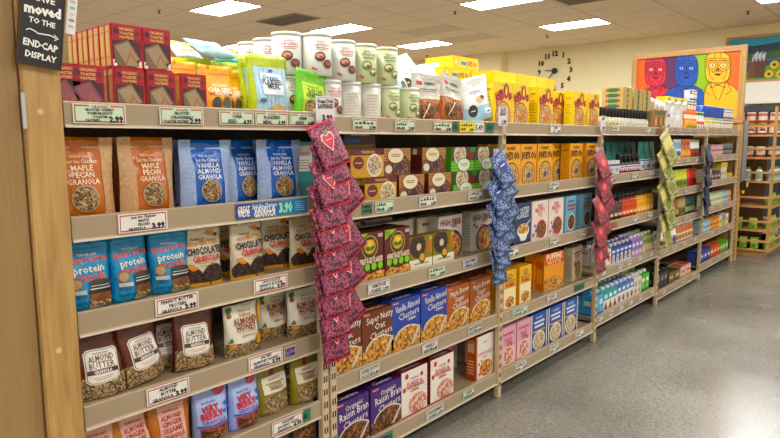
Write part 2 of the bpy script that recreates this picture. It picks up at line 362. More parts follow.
# ------------------------------------------------------------------ lights
def emit(name, col, s):
    m = bpy.data.materials.new(name); m.use_nodes = True; N = m.node_tree.nodes; b = N['Principled BSDF']
    b.inputs['Base Color'].default_value = (.8, .8, .8, 1); b.inputs['Emission Color'].default_value = col; b.inputs['Emission Strength'].default_value = s
    return m
LAMP = emit('fluorescent diffuser', (1.0, .98, .945, 1), LIGHT)
LAMPB = emit('fluorescent lens', (.93, .96, 1.0, 1), LIGHT*.8)
FRM = mat('#dcd8ce', .5)
def troffer():
    o = empty('ceiling_light'); a, b = TX/2-.012, TY/2-.012
    mb = MB(); t = .018
    for x0, y0, x1, y1 in ((-a, -b, a, -b+t), (-a, b-t, a, b), (-a, -b+t, -a+t, b-t), (a-t, -b+t, a, b-t)): mb.box(x0, y0, -.014, x1, y1, -.001, FRM)
    mb.done('frame', o)
    mb = MB(); mb.add([Vector(p) for p in [(-a+t, -b+t, -.008), (.02, -b+t, -.008), (.02, b-t, -.008), (-a+t, b-t, -.008)]], [(3, 2, 1, 0)], LAMP); mb.done('diffuser', o)
    mb = MB(); mb.add([Vector(p) for p in [(.02, -b+t, -.008), (a-t, -b+t, -.008), (a-t, b-t, -.008), (.02, b-t, -.008)]], [(3, 2, 1, 0)], LAMPB); mb.done('lens', o)
    return o
T0 = troffer(); first = True
seen = {(5.84, 7.39): 'fluorescent ceiling light over the red boxes and flaxseed pouches', (8.5, 7.39): 'fluorescent ceiling light just above the white canisters', (11.16, 7.39): 'small looking fluorescent ceiling light behind the white bags, low by the far wall',
        (8.5, 3.74): 'fluorescent ceiling light cut by the top edge, above the yellow boxes', (11.16, 3.74): 'fluorescent ceiling light whole in view, above the wall clock', (11.16, .1): 'fluorescent ceiling light in the corner above the landscape painting'}
for i in range(-3, 3):
    for Y in (-3.55, .1, 3.74, 7.39, 11.04):
        X = round(5.84+2.66*i, 2)
        if X > 13: continue
        o = T0 if first else copy_tree(T0); first = False
        o.location = (X, Y, ZC)
        if (X, Y) in seen: tag(o, seen[(X, Y)], 'ceiling light', 'fluorescent ceiling lights')
        else: tag(o, 'fluorescent ceiling light of the store beyond the edges of the photo', 'ceiling light', 'ceiling lights outside the photo', True)
def vent(x, y, lab, wx=.6, wy=1.1):
    o = empty('ceiling_vent', (x, y, ZC)); mb = MB(); a, b = wx/2, wy/2
    for q in ((-a, -b, a, -b+.03), (-a, b-.03, a, b), (-a, -b+.03, -a+.03, b-.03), (a-.03, -b+.03, a, b-.03)): mb.box(q[0], q[1], -.016, q[2], q[3], -.002, mat('#a39482', .6))
    mb.done('frame', o); mb = MB(); mb.box(-a+.03, -b+.03, -.006, a-.03, b-.03, -.002, mat('#6d6256', .8)); mb.done('backing', o)
    mb = MB(); n = 12
    for k in range(n): y0 = -b+.05+k*(wy-.1)/n; mb.box(-a+.03, y0, -.012, a-.03, y0+.03, -.007, mat('#8a7c6c', .6))
    mb.done('grille', o); tag(o, lab, 'vent')
vent(8.5-.665*2, 7.39, 'grey brown return air vent in the ceiling beside the middle ceiling light')
vent(9.165, 2.55, 'dark ceiling vent at the top edge between two fluorescent lights', .63, 1.0)
for nm, px, lab in (('ceiling_tile', (470, 40), 'greyer replaced ceiling tile left of the light above the clock'), ('ceiling_tile', (412, 34), 'slightly darker ceiling tile near the low ceiling light')):
    p = onZ(px[0], px[1], ZC); X = OX+TX*(math.floor((p.x-OX)/TX)+.5); Y = OY+TY*(math.floor((p.y-OY)/TY)+.5)
    mb = MB(); mb.box(-.31, -.59, -.004, .31, .59, 0, mat('#e0cdb6', .9)); o = mb.done(nm); o.location = (X, Y, ZC-.0005); tag(o, lab, 'ceiling tile')
spr = None
for (x, y), w in {(159, 10): 'above the red pastry boxes', (455, 11): 'left of the light cut by the top edge', (547, 35): 'in front of the light above the clock', (748, 11): 'above the landscape painting', (427, 55): 'under the low far ceiling light'}.items():
    p = onZ(x, y, ZC)
    if spr is None:
        o = spr = empty('sprinkler_head'); mb = MB(); mb.lathe([(.045, -.006), (.045, 0)], 14, CHROME); mb.done('escutcheon', o)
        mb = MB(); mb.lathe([(.012, -.05), (.012, -.006)], 10, BLACK); mb.lathe([(.03, -.055), (.03, -.05)], 10, BLACK); mb.done('nozzle', o)
    else: o = copy_tree(spr)
    o.location = (p.x, p.y, ZC); tag(o, 'small dark ceiling sprinkler '+w, 'sprinkler', 'ceiling sprinklers')
# ------------------------------------------------------------------ shelving
BAY = 1.22
SZ = {1: [1.455, 1.161, .908, .651, .393, .138], 2: [1.445, 1.122, .799, .460, .140], 3: [1.445, 1.120, .794, .455, .136], 4: [1.452, 1.124, .800, .475, .160],
      5: [1.460, 1.200, .938, .685, .449, .102], 6: [1.467, 1.205, .955, .693, .442, .144]}
X0 = {1: .34, 2: 1.22, 3: 2.44, 4: 3.66, 5: 4.89, 6: 6.11}; X1 = {1: 1.22, 2: 2.44, 3: 3.66, 4: 4.89, 5: 6.11, 6: 7.37}
REC = {}      # how far the deck lies under the top of its lip
def deck(b, i): return SZ[b][i]-REC.get((b, i), .012)
for b in range(1, 7): REC[(b, 0)] = .02
REC[(2, 1)] = .028
BW = {1: 'nearest bay', 2: 'second bay', 3: 'third bay', 4: 'fourth bay', 5: 'fifth bay', 6: 'farthest bay'}
def SWD(b, i): return 'top shelf' if i == 0 else 'bottom shelf' if i == len(SZ[b])-1 else ORD[i+1]+' shelf'
DEP = .46; LIP = .066
bl = {1: 'filled with granola pouches by the oak post', 2: 'filled with boxed oatmeal and purple, blue cereal boxes', 3: 'filled with yellow O cereal and puffed cereal boxes', 4: 'filled with sauces and drink cartons',
      5: 'filled with lime and red pouches behind the green strip', 6: 'filled with cans, ending at the far oak post'}
for b in range(1, 7):
    o = empty('shelving_bay', (X0[b], 0, 0)); w = X1[b]-X0[b]; tag(o, 'beige metal shelving bay '+bl[b], 'shelf unit', 'bays of the long shelving run')
    for i, z in enumerate(SZ[b]):
        rec = REC.get((b, i), .012); mb = MB(); xa, xb = (.002 if b == 1 else .040 if b == 2 else .018), (w-.038 if b == 1 else w-.018)
        dz = DEP*2+.2 if i == 0 else DEP
        mb.box(xa, .0125, z-rec-.022, xb, dz, z-rec, DECK); s = mb.done('shelf', o)
        mb = MB()
        prof = [(0.012, z), (.002, z-.001), (0, z-.004), (0, z-LIP+.008), (-.004, z-LIP+.004), (-.004, z-LIP), (.012, z-LIP)]
        vs = [Vector((x, y, zz)) for x in (xa, xb) for y, zz in prof]; n = len(prof)
        mb.add(vs, [(k, (k+1) % n, n+(k+1) % n, n+k) for k in range(n)]+[tuple(range(n))[::-1], tuple(range(n, 2*n))], SHELF)
        mb.box(xa, -.0052, z-LIP-.001, xb, -.0042, z-LIP+.0045, LIPE); mb.done('shelf_lip', s)
    mb = MB(); mb.box(.001, DEP+.002, .05, w-.001, DEP+.03, SZ[b][0]-.045, mat('#4a3f34', .8)); mb.done('back_panel', o)
    mb = MB(); mb.box(.001, .09, 0, w-.001, DEP, SZ[b][-1]-LIP-.004, DARK); mb.done('base_plinth', o)
    for xp in ([w-.020, w+.022] if b == 1 else [w]):
        mb = MB(); xs = .016; zt = SZ[b][0]+.012
        mb.box(xp-xs, -.009, 0, xp+xs, .018, zt, POST, .002)
        z = .06
        while z < zt-.05:
            mb.box(xp-.009, -.0098, z, xp-.003, -.0091, z+.024, DARK); mb.box(xp+.003, -.0098, z, xp+.009, -.0091, z+.024, DARK); z += .05
        mb.done('upright', o)
# ------------------------------------------------------------------ oak ends of the run
o = empty('wooden_endcap', (.290, 0, 0))
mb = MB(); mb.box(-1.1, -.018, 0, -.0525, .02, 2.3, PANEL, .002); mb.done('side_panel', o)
mb = MB(); mb.box(-.0495, -.03, 0, .0385, .04, 2.3, OAK, .003); mb.done('corner_post', o)
mb = MB(); mb.box(-.0525, -.032, 1.385, -.044, -.028, 1.465, CHROME, .001); mb.tube((-.0505, -.033, 1.383), (-.0505, -.033, 1.467), .004, CHROME); mb.done('hinge', o)
for x, z in ((-.013, 1.424), (-.011, .831)):
    mb = MB(); vs = []; mb.tube((x, -.0312, z), (x, -.029, z), .0075, mat('#dcbc88', .5), 14); mb.done('screw_plug', o)
tag(o, 'oak post with shade-toned side panel and steel hinge at the near end', 'endcap')
o = empty('wooden_endcap', (7.43, 0, 0))
mb = MB(); mb.box(-.035, -.03, 0, .045, .05, 1.52, OAK, .003); mb.done('corner_post', o)
mb = MB(); mb.box(-.035, .051, 0, .045, 1.24, 1.52, OAK, .002); mb.done('side_panel', o)
tag(o, 'tall oak end post and board at the far end of the shelving', 'endcap')
# chalk sign on the near post
def chalk():
    w, h = .093, .175
    o = empty('chalk_sign'); mb = MB(); mb.box(-w/2, -.004, 0, w/2, .004, h, BLACK, .001); mb.done('board', o)
    mb = MB(); fr = mat('#4a3228', .6); t = .0025
    for q in ((-w/2-t, -t, w/2+t, 0), (-w/2-t, h, w/2+t, h+t), (-w/2-t, 0, -w/2, h), (w/2, 0, w/2+t, h)): mb.box(q[0], -.005, q[1], q[2], .005, q[3], fr)
    mb.done('frame', o)
    W = '#f3f1ea'; ch = [('T', 'HAVE', .5, .885, .155, W, .55, 0, .03), ('T', 'moved', .5, .735, .235, W, .86, .03, .05), ('T', 'TO THE', .5, .575, .13, W, .62, -.04, .03), ('T', 'ENDCAP', .5, .27, .165, W, .82, -.05, .035), ('T', 'DISPLAY', .52, .12, .15, W, .74, -.05, .035)]
    pts = [(.14, .43), (.22, .455), (.32, .44), (.42, .415), (.55, .42), (.68, .425), (.84, .405)]
    for a, b_ in zip(pts, pts[1:]): ch.append(('P', [(a[0], a[1]-.008), (b_[0], b_[1]-.008), (b_[0], b_[1]+.008), (a[0], a[1]+.008)], W, {'part': 'chalk_arrow'}))
    ch.append(('P', [(.78, .455), (.90, .40), (.80, .36), (.80, .375), (.87, .40), (.785, .44)], W, {'part': 'chalk_arrow'}))
    make_art(o, lambda x, z, off: Vector(((x-.5)*w, -.004-off, z*h)), w, h, ch); return o
o = chalk(); a = onY(39.0, 65.5, -.045); o.location = a; o.rotation_euler = (0, math.radians(7), 0)
tag(o, 'black chalk sign with white lettering hung on the oak post', 'sign')
o = empty('hanging_notes'); mb = MB(); mb.box(-.011, -.001, 0, .011, .001, .15, WHITE); mb.done('paper_strip', o)
make_art(o, lambda x, z, off: Vector(((x-.5)*.022, -.001-off, z*.15)), .022, .15, [('R', .25, .1+.1*k, .8, .14+.1*k, ['#b8b4d0', '#8a8790', '#d6d2e4', '#6fc0b4'][k % 4]) for k in range(9)])
a = onY(70, 34, -.03); o.location = a; o.rotation_euler = (0, math.radians(8), 0); tag(o, 'strip of small white paper notes behind the chalk sign', 'note')
# ------------------------------------------------------------------ wall clock
pc = onX(555, 71, XW); o = empty('wall_clock', (XW, pc.y, pc.z)); rad = .41
mb = MB(); mb.tube((-.05, 0, 0), (0, 0, 0), .068, BLACK, 24); mb.done('hub', o)
mb = MB()
def hand(mb, ang, ln, wd, x):
    d = Vector((0, -math.sin(ang), math.cos(ang))); s = Vector((0, math.cos(ang), math.sin(ang)))*wd
    vs = [Vector((x+dx, 0, 0))+q for dx in (0, -.006) for q in (-s, s, d*ln+s*.5, d*ln-s*.5)]
    mb.add(vs, [(0, 1, 2, 3), (7, 6, 5, 4), (0, 4, 5, 1), (1, 5, 6, 2), (2, 6, 7, 3), (3, 7, 4, 0)], BLACK)
hand(mb, math.radians(-84), .26, .016, -.02); mb.done('hour_hand', o)
mb = MB(); hand(mb, math.radians(-138), .36, .014, -.03); mb.done('minute_hand', o)
for k in range(1, 13):
    a = 2*PI*k/12; vs, fs, tw = text_mesh(str(k), .04); s = .115; y0 = -math.sin(a)*rad; z0 = math.cos(a)*rad
    if k in (6, 7, 8): pass
    mb = MB(); n = len(vs); V = [Vector((-.004-d, y0-x*s, z0+y*s)) for d in (0, .012) for x, y in vs]
    ed = {}
    for f in fs:
        for i in range(len(f)): e = (f[i], f[(i+1) % len(f)]); ed[e] = 1
    F2 = [tuple(n+i for i in f) for f in fs]+[(a_, b_, n+b_, n+a_) for a_, b_ in ed if (b_, a_) not in ed]
    mb.add(V, F2, BLACK); mb.done('numeral', o)
tag(o, 'big black numeral wall clock mounted straight on the cream wall', 'clock')
# ------------------------------------------------------------------ painted panel over the far end
XM = 7.5; FY0, FY1, FZ0, FZ1 = -.0, 1.245, 1.535, 2.389
o = empty('framed_mural', (XM, .62, 1.525)); ox, oy, oz = o.location; t = .062
mb = MB(); mb.box(-.02, FY0-oy, FZ1-t-oz, .03, FY1-oy, FZ1-oz, OAKY, .003); mb.done('frame_rail', o); mb = MB(); mb.box(-.02, FY0-oy, FZ0-oz, .03, FY1-oy, FZ0+t-oz, OAKY, .003); mb.done('frame_rail', o)
mb = MB(); mb.box(-.02, FY0-oy, FZ0+t-oz, .03, FY0+t-oy, FZ1-t-oz, OAK, .003); mb.done('frame_stile', o)
mb = MB(); mb.box(-.02, FY1-t-oy, FZ0+t-oz, .03, FY1-oy, FZ1-t-oz, OAK, .003); mb.done('frame_stile', o)
mb = MB(); mb.box(0, FY0+t-oy, FZ0+t-oz, .02, FY1-t-oy, FZ1-t-oz, mat('#dd6a2a', .6)); cv = mb.done('canvas', o)
LY = {}
def flat(pts, col, lay, mb):
    # points in a close view of the panel, turned into places on the panel itself
    V = []
    for x, y in pts:
        p = onX(630+x/6.783, 50+y/6.783, XM); V.append(Vector((-.0006-.00022*lay, min(max(p.y, FY0+t), FY1-t)-oy, min(max(p.z, FZ0+t), FZ1-t)-oz)))
    mb.add(V, [tuple(range(len(V)))], mat(col, .6))
def ell(cx, cy, rx, ry, n=18): return [(cx+rx*math.cos(2*PI*k/n), cy+ry*math.sin(2*PI*k/n)) for k in range(n)]
def stroke(pts, wd, col, lay, mb):
    for a, b_ in zip(pts, pts[1:]):
        dx, dy = b_[0]-a[0], b_[1]-a[1]; l = math.hypot(dx, dy) or 1; nx, ny = -dy/l*wd/2, dx/l*wd/2
        flat([(a[0]+nx, a[1]+ny), (b_[0]+nx, b_[1]+ny), (b_[0]-nx, b_[1]-ny), (a[0]-nx, a[1]-ny)], col, lay, mb)
mb = MB()
flat([(180, 0), (388, 0), (388, 460), (180, 460)], '#5b2a55', 0, mb); flat([(388, 0), (598, 0), (598, 460), (388, 460)], '#8db52e', 0, mb); flat([(598, 0), (800, 0), (800, 460), (598, 460)], '#e06a35', 0, mb)
flat([(0, 0), (180, 0), (180, 460), (0, 460)], '#e2672a', 0, mb); mb.done('colour_field', o)
def figure(cx, top, chin, hw, col, dk, shoulders, name):
    mb = MB(); H = chin-top; lay = [{'red': 1, 'blue': 16, 'yellow': 31}[name]]
    def fl(p, c=col): flat(p, c, lay[0], mb); lay[0] += .5
    def st(p, w=4.5): stroke(p, w, dk, lay[0], mb); lay[0] += .15
    fl(shoulders); st(shoulders, 4)
    # cap, cheeks with side flaps, beard
    head = [(cx-hw, top+.34*H)]+[(cx-hw*math.cos(a), top+.34*H-.34*H*math.sin(a)) for a in [PI*k/12 for k in range(1, 12)]]+[(cx+hw, top+.34*H), (cx+hw*1.0, top+.62*H), (cx+hw*.93, top+.86*H), (cx+hw*.78, top+1.0*H), (cx+hw*.35, top+1.1*H), (cx-hw*.35, top+1.1*H), (cx-hw*.82, top+1.03*H), (cx-hw*.98, top+.86*H), (cx-hw, top+.62*H)]
    fl(head); st(head+[head[0]], 5)
    st([(cx-hw*.98, top+.30*H), (cx-hw*.5, top+.25*H), (cx, top+.24*H), (cx+hw*.5, top+.25*H), (cx+hw*.98, top+.30*H)], 5); st([(cx-hw*.97, top+.36*H), (cx, top+.305*H), (cx+hw*.97, top+.36*H)], 4)
    st([(cx-hw*.22, top+.02*H), (cx-hw*.26, top+.24*H)]); st([(cx+hw*.22, top+.02*H), (cx+hw*.26, top+.24*H)])
    for s in (-1, 1):
        for r in (.47, .30): st([(cx+s*hw*.44+hw*r*math.cos(a), top+.50*H+hw*r*.95*math.sin(a)) for a in [2*PI*k/14 for k in range(15)]], 4.5)
        flat(ell(cx+s*hw*.42, top+.50*H, hw*.17, hw*.10), '#e9e4d6' if name != 'blue' else '#a9c4e8', lay[0], mb); lay[0] += .3; flat(ell(cx+s*hw*.42, top+.50*H, hw*.07, hw*.08), dk, lay[0], mb); lay[0] += .2
        st([(cx+s*hw*.72, top+.66*H), (cx+s*hw*.62, top+.86*H), (cx+s*hw*.30, top+1.0*H)], 4)
    flat([(cx-hw*.16, top+.62*H), (cx, top+.57*H), (cx+hw*.16, top+.62*H), (cx+hw*.12, top+.68*H), (cx-hw*.12, top+.68*H)], dk, lay[0], mb); lay[0] += .3
    st([(cx-hw*.45, top+.74*H), (cx, top+.70*H), (cx+hw*.45, top+.74*H)], 4)
    flat([(cx-hw*.30, top+.78*H), (cx, top+.765*H), (cx+hw*.30, top+.78*H), (cx+hw*.16, top+.85*H), (cx-hw*.16, top+.85*H)], '#5a1420' if name == 'red' else '#5c1f30' if name != 'blue' else '#1b1548', lay[0], mb); lay[0] += .3
    by = top+1.17*H
    for s in (-1, 1):
        bow = [(cx+s*4, by), (cx+s*hw*.52, by-hw*.22), (cx+s*hw*.56, by+hw*.24)]; fl(bow); st(bow+[bow[0]], 4.5)
        st([(cx+s*hw*.6, by-hw*.1), (cx+s*hw*.35, by+hw*.55), (cx+s*hw*.1, by+hw*1.2)], 4)
        st([(cx+s*hw*.75, by-hw*.2), (cx+s*hw*1.05, by+hw*.45), (cx+s*hw*.6, by+hw*.8)], 4)
    fl(ell(cx, by, 7, 8), dk)
    mb.done('painted_'+name+'_figure', o)
figure(174, 40, 226, 72, '#c93348', '#5e1524', [(80, 460), (86, 330), (100, 278), (150, 243), (205, 243), (255, 262), (290, 300), (300, 460)], 'red')
figure(383, 24, 226, 78, '#2450a8', '#142a66', [(235, 460), (240, 300), (275, 262), (340, 238), (430, 238), (490, 270), (515, 320), (520, 460)], 'blue')
figure(597, 8, 204, 86, '#f0b51e', '#5a3d10', [(500, 460), (505, 300), (520, 240), (560, 215), (640, 215), (705, 250), (765, 285), (765, 460)], 'yellow')
tag(o, 'oak framed painting of red, blue and yellow goggled figures in bow ties', 'painting')
# ------------------------------------------------------------------ landscape painting on the far wall
o = empty('framed_landscape', (XW-.03, 0, 2.455)); PY0, PY1, PZ1 = -.2, 1.66, .90
mb = MB(); mb.box(-.04, PY0, PZ1-.05, .028, PY1, PZ1, OAKY, .004); mb.done('frame_rail', o); mb = MB(); mb.box(-.04, PY0, 0, .028, PY1, .05, OAKY, .004); mb.done('frame_rail', o)
mb = MB(); mb.box(-.04, PY1-.05, .05, .028, PY1, PZ1-.05, OAK, .004); mb.done('frame_stile', o)
mb = MB(); mb.box(-.04, PY0, .05, .028, PY0+.05, PZ1-.05, OAK, .004); mb.done('frame_stile', o)
mb = MB(); mb.box(-.01, PY0+.05, .05, .02, PY1-.05, PZ1-.05, mat('#2d6f8c', .6)); mb.done('canvas', o)
PW, PH = PY1-PY0-.1, PZ1-.1
def SL(x, z, off): return Vector((-.011-off, PY1-.05-x*PW, .05+z*PH))
art = [('R', 0, .82, 1, 1, '#3f9db8'), ('P', [(0, .62), (1, .62), (1, .86), (.8, .80), (.6, .88), (.4, .84), (.22, .80), (.1, .90), (0, .86)], '#22384a'), ('P', [(0, .50), (1, .50), (1, .68), (.7, .70), (.4, .66), (0, .60)], '#3f6234'),
       ('R', 0, .25, 1, .50, '#2b4f6f'), ('P', [(0, .42), (.5, .46), (1, .44), (1, .48), (0, .46)], '#6c8fa5'), ('P', [(0, 0), (1, 0), (1, .38), (.5, .36), (.34, .30), (.25, .18), (0, .12)], '#6d9a35')]
make_art(o, SL, PW, PH, art, step=.001)
art = [('P', [(.20, .05), (.36, .04), (.38, .46), (.22, .52)], '#5f3b25'), ('P', [(.20, .05), (.26, .045), (.27, .50), (.22, .52)], '#754b30')]+[('P', [(.235+.012*k, .44+.03*(k % 3)), (.25+.012*k, .44+.03*(k % 3)), (.262+.012*k, .60+.04*(k % 2)), (.245+.012*k, .60+.03*(k % 4))], ['#cfd6dc', '#8fa6b8', '#e8e8e4'][k % 3]) for k in range(10)]
make_art(o, SL, PW, PH, [(*a, {'part': 'painted_paper_bag'}) for a in art], step=.001, lift=.012)
for j, (cx, cy, r) in enumerate([(.455, .33, .042), (.41, .12, .04), (.52, .10, .045), (.60, .35, .05), (.68, .15, .05), (.8, .3, .05)]):
    pe = [('P', [(cx, cy), (cx+r*math.cos(a-.22)*.8, cy+r*math.sin(a-.22)*.8*PW/PH), (cx+r*1.25*math.cos(a), cy+r*1.25*math.sin(a)*PW/PH), (cx+r*math.cos(a+.22)*.8, cy+r*math.sin(a+.22)*.8*PW/PH)], '#e9c326') for a in [2*PI*k/14 for k in range(14)]]+[('E', cx, cy, r*.42, r*.42, '#5a3517')]
    make_art(o, SL, PW, PH, [(*a, {'part': 'painted_sunflower'}) for a in pe], step=.0004, lift=.024)
tag(o, 'framed landscape painting of lake, hills, paper bag and sunflowers', 'painting')
# ------------------------------------------------------------------ oak rack standing beyond the far end, facing the aisle
RX, RY0, RY1 = 7.75, -.29, .28
o = empty('wooden_rack', (RX, 0, 0)); RW = 1.5; zs = [.13, .325, .60, .885, 1.155, 1.41]
for xa, ya in ((0, RY0), (0, RY1-.03), (RW-.03, RY0), (.70, RY0)):
    mb = MB(); mb.box(xa, ya, .10, xa+.03, ya+.03, 1.72 if xa == 0 else 1.66, OAK, .002); mb.done('post', o)
mb = MB(); mb.box(.05, RY0+.06, 0, RW-.05, RY1-.02, .10, OAKX); mb.done('base', o)
for z in [.10]+zs[1:]:
    mb = MB(); mb.box(.002, RY0-.012, z-.022, RW-.03, RY1-.001, z, OAKX, .002); mb.done('shelf', o)
for z in [.10]+zs[1:]:
    mb = MB(); mb.box(-.012, RY0, z+.085, 0-.001, RY1, z+.11, OAKY); mb.done('guard_rail', o)
    mb = MB(); mb.box(0, RY0-.012, z+.085, RW-.03, RY0-.001, z+.11, OAKX); mb.done('guard_rail', o)
mb = MB(); mb.box(.002, RY1+.001, .1, RW-.03, RY1+.015, 1.60, wood('rack back', '#6a4c2e', '#86623c')); mb.done('back_board', o)
mb = MB(); mb.box(.38, RY0+.14, .1, .395, RY1-.001, 1.60, wood('rack back', '#6a4c2e', '#86623c')); mb.done('centre_board', o)
tag(o, 'oak display rack with guard rails standing past the far end', 'rack')
mb = MB(); mb.box(12.3, -3, 0, 13.2, 2.6, 1.95, mat('#15171a', .5), .01); o = mb.done('cooler_case')
o2 = MB(); o2.box(12.29, -2.9, .25, 12.299, 2.5, 1.8, mat('#222a30', .15)); o2.done('glass_front', o); o2 = MB(); o2.box(12.26, -3, 1.84, 12.299, 2.6, 1.95, mat('#2a2c2e', .4)); o2.done('header', o); tag(o, 'black cooler case standing against the far wall under the cream panel', 'cooler')
# grey channel hung on the far oak post with a black and yellow hook
o = empty('hanging_channel'); mb = MB(); mb.box(-.024, -.035, 0, .024, 0, .66, GREY, .004); mb.done('channel', o)
mb = MB(); mb.box(-.045, -.06, -.10, .045, -.003, -.003, BLACK, .012); mb.done('grip', o)
mb = MB(); mb.box(-.034, -.066, -.062, .034, -.0605, -.018, mat('#e8c51e', .4)); mb.done('yellow_plate', o); mb = MB(); mb.box(-.02, -.035, -.14, .02, -.015, -.101, mat('#e8c51e', .4), .002); mb.done('yellow_clip', o)
a = onY(744.5, 181, -.04); o.location = (7.455, -.034, .90); tag(o, 'grey metal channel with yellow clip hung on the far oak post', 'bracket')
# ------------------------------------------------------------------ putting goods on shelves
PROTO = {}
def get(kind):
    if kind not in PROTO: PROTO[kind] = KINDS[kind](); return PROTO[kind]
    return copy_tree(PROTO[kind])
def put(kind, X, Y, Z, label, cat, group=None, yaw=0, tilt=0, roll=0):
    o = get(kind); o.location = (X, Y, Z+.0007); o.rotation_euler = (math.radians(tilt), math.radians(roll), math.radians(yaw))
    return tag(o, label, cat, group)
def row(kind, b, i, pxs, Y, d, desc, cat, w=None, yaw=0, where=None, dz=0, X=None, names=None, roll=0, tilt=0):
    """a row of one kind: pxs are where the middles of the fronts stand; Y of the front, d depth"""
    z = deck(b, i)+dz; n = len(X or pxs); wh = where or f'on the {SWD(b, i)}, {BW[b]}'; out = []
    xs = X or [Xat(p, Y, z) for p in pxs]
    for k, x in enumerate(xs):
        if w and k and not X: xs[k] = x = max(x, xs[k-1]+w+.002)
        lab = names[k] if names else f'{desc}, {order(k, n)}{wh}'
        y = yaw[k] if isinstance(yaw, (list, tuple)) else yaw
        r = roll[k] if isinstance(roll, (list, tuple)) else roll
        out.append(put(kind, x, Y+d/2, z, lab, cat, f'{desc}s' if n > 1 else None, y, tilt, r))
    return out
def run(kind, b, i, px0, n, pitch, Y, d, desc, cat, **kw):
    x0 = Xat(px0, Y, deck(b, i)+kw.get('dz', 0)); return row(kind, b, i, None, Y, d, desc, cat, X=[x0+pitch*k for k in range(n)], **kw)
KINDS = {}
W_ = '#f2efe6'; CR = '#e8dfc8'; BRN = '#5b2e1c'; RED = '#b3202c'; INK = '#2a2320'
TJ = "TRADER JOE'S"
# --- red toaster pastry boxes
def pastry(c1, c2):
    def f():
        top = '#9c1a2c'; fr = [('R', .04, .03, .96, .62, '#4a1220'), ('R', .04, .03, .96, .18, '#e8e2da'), ('P', [(.07, .10), (.30, .60), (.66, .72), (.92, .2), (.80, .03), (.12, .03)], '#3a1a16'),
             ('P', [(.08, .50), (.55, .66), (.93, .22), (.45, .03), (.12, .05)], c1), ('P', [(.12, .47), (.54, .61), (.86, .22), (.45, .08)], c2), ('P', [(.40, .05), (.58, .40), (.90, .05)], '#a5623c'), ('P', [(.46, .05), (.59, .33), (.82, .05)], c2),
             ('R', .04, .66, .96, .97, top), ('E', .17, .83, .09, .09, '#4a0c18'), ('E', .84, .80, .07, .07, '#5a2a1c'), ('T', 'ORGANIC', .5, .89, .09, '#e6c47c', .5), ('T', 'TOASTER', .5, .79, .08, '#e6c47c', .46), ('T', 'PASTRIES', .5, .70, .08, '#e6c47c', .5), ('E', .1, .06, .05, .05, W_)]
        sd = [('R', .14, .05, .86, .95, '#d3ac60'), ('R', .14, .80, .86, .815, RED), ('R', .14, .22, .86, .235, RED), ('R', .25, .30, .75, .74, '#dcb970')]
        return carton('pastry_box', .087, .116, .034, '#b81c32', fr, sd, sd)
    return f
KINDS['pastry'] = pastry('#75604a', '#a08a6e'); KINDS['cherry'] = pastry('#74404a', '#8d505c')
z1 = deck(1, 0)
g = 'red toaster pastry boxes'
for k, (px, kd, lab) in enumerate([(66, 'cherry', 'red box of purple iced pastries half hidden by the oak post, lower level'), (90, 'cherry', 'red box of purple iced pastries, second from the oak post, lower level'), (131, 'pastry', 'red box of brown pastries with tan side showing, lower level, behind cherry tag'),
                                  (162.5, 'pastry', 'red box of brown pastries between two tags, lower level under the farthest upper box'), (195, 'pastry', 'red box of brown pastries standing directly in front of the orange seed pouches')]):
    x = Xat(px, .035, z1); put(kd, x, .052, z1, lab, 'pastry box', g)
    if k < 4:
        put(kd, x, .0875, z1, f'red pastry box hidden behind the {ORD[k+1]} lower box from the oak post', 'pastry box', g)
zu = z1+.1168; xa = Xat(128, .035, zu); xb = Xat(158, .035, zu)
xl = Xat(131, .035, z1)
for k in range(8):
    if k >= 2: put('pastry', xl, .052+.0355*k, z1, f'red pastry box on the lower level, {ORD[k+1]} back in the tan sided file', 'pastry box', g)
    put('pastry', xa+.001*(k % 2), .052+.0355*k, zu, 'red box of brown pastries at the front of the upper level, nearer of two' if k == 0 else f'red pastry box on the upper level, {ORD[k+1]} back, tan side showing', 'pastry box', g)
put('pastry', xb, .052, zu, 'red box of brown pastries at the front of the upper level, farther of two', 'pastry box', g)
# --- seed pouches on the top shelf
KINDS['chia'] = lambda: pouch('seed_pouch', .125, .152, .05, '#e8a620', [('R', .06, .82, .94, .84, '#c97c10'), ('T', 'ORGANIC', .55, .60, .07, '#f8efd8', .5), ('T', 'CHIA SEED', .55, .50, .12, '#fff6e2', .72), ('R', .2, .40, .95, .44, '#b8501a'), ('T', 'WHOLE RAW', .57, .42, .05, W_, .5),
        ('E', .40, .22, .13, .17, '#4a4640'), ('E', .72, .22, .14, .18, '#5a544a'), ('P', [(.50, .40), (.56, .30), (.62, .40)], '#f2b53a')], 3)
KINDS['flax'] = lambda: pouch('seed_pouch', .178, .205, .055, '#b3c420', [('R', .12, .02, .93, .80, '#bcd9e8'), *[('R', .14+.1*k, .02, .17+.1*k, .80, '#a8cbe0') for k in range(8)], ('R', .25, .35, .78, .70, '#dbe6ea'), ('E', .52, .745, .06, .03, '#2c4f9c'), ('T', 'Organic', .5, .635, .09, '#3868b0', .4), ('T', 'FLAXSEED', .52, .56, .10, '#26261f', .5), ('T', 'MEAL', .52, .49, .10, '#26261f', .3),
        ('E', .60, .13, .21, .07, '#8d99a0'), ('E', .60, .145, .18, .055, '#c3a064'), ('P', [(.78, .14), (.93, .26), (.94, .23), (.80, .11)], '#9aa6ac'), ('E', .22, .25, .07, .04, '#4f6f88')], 5)
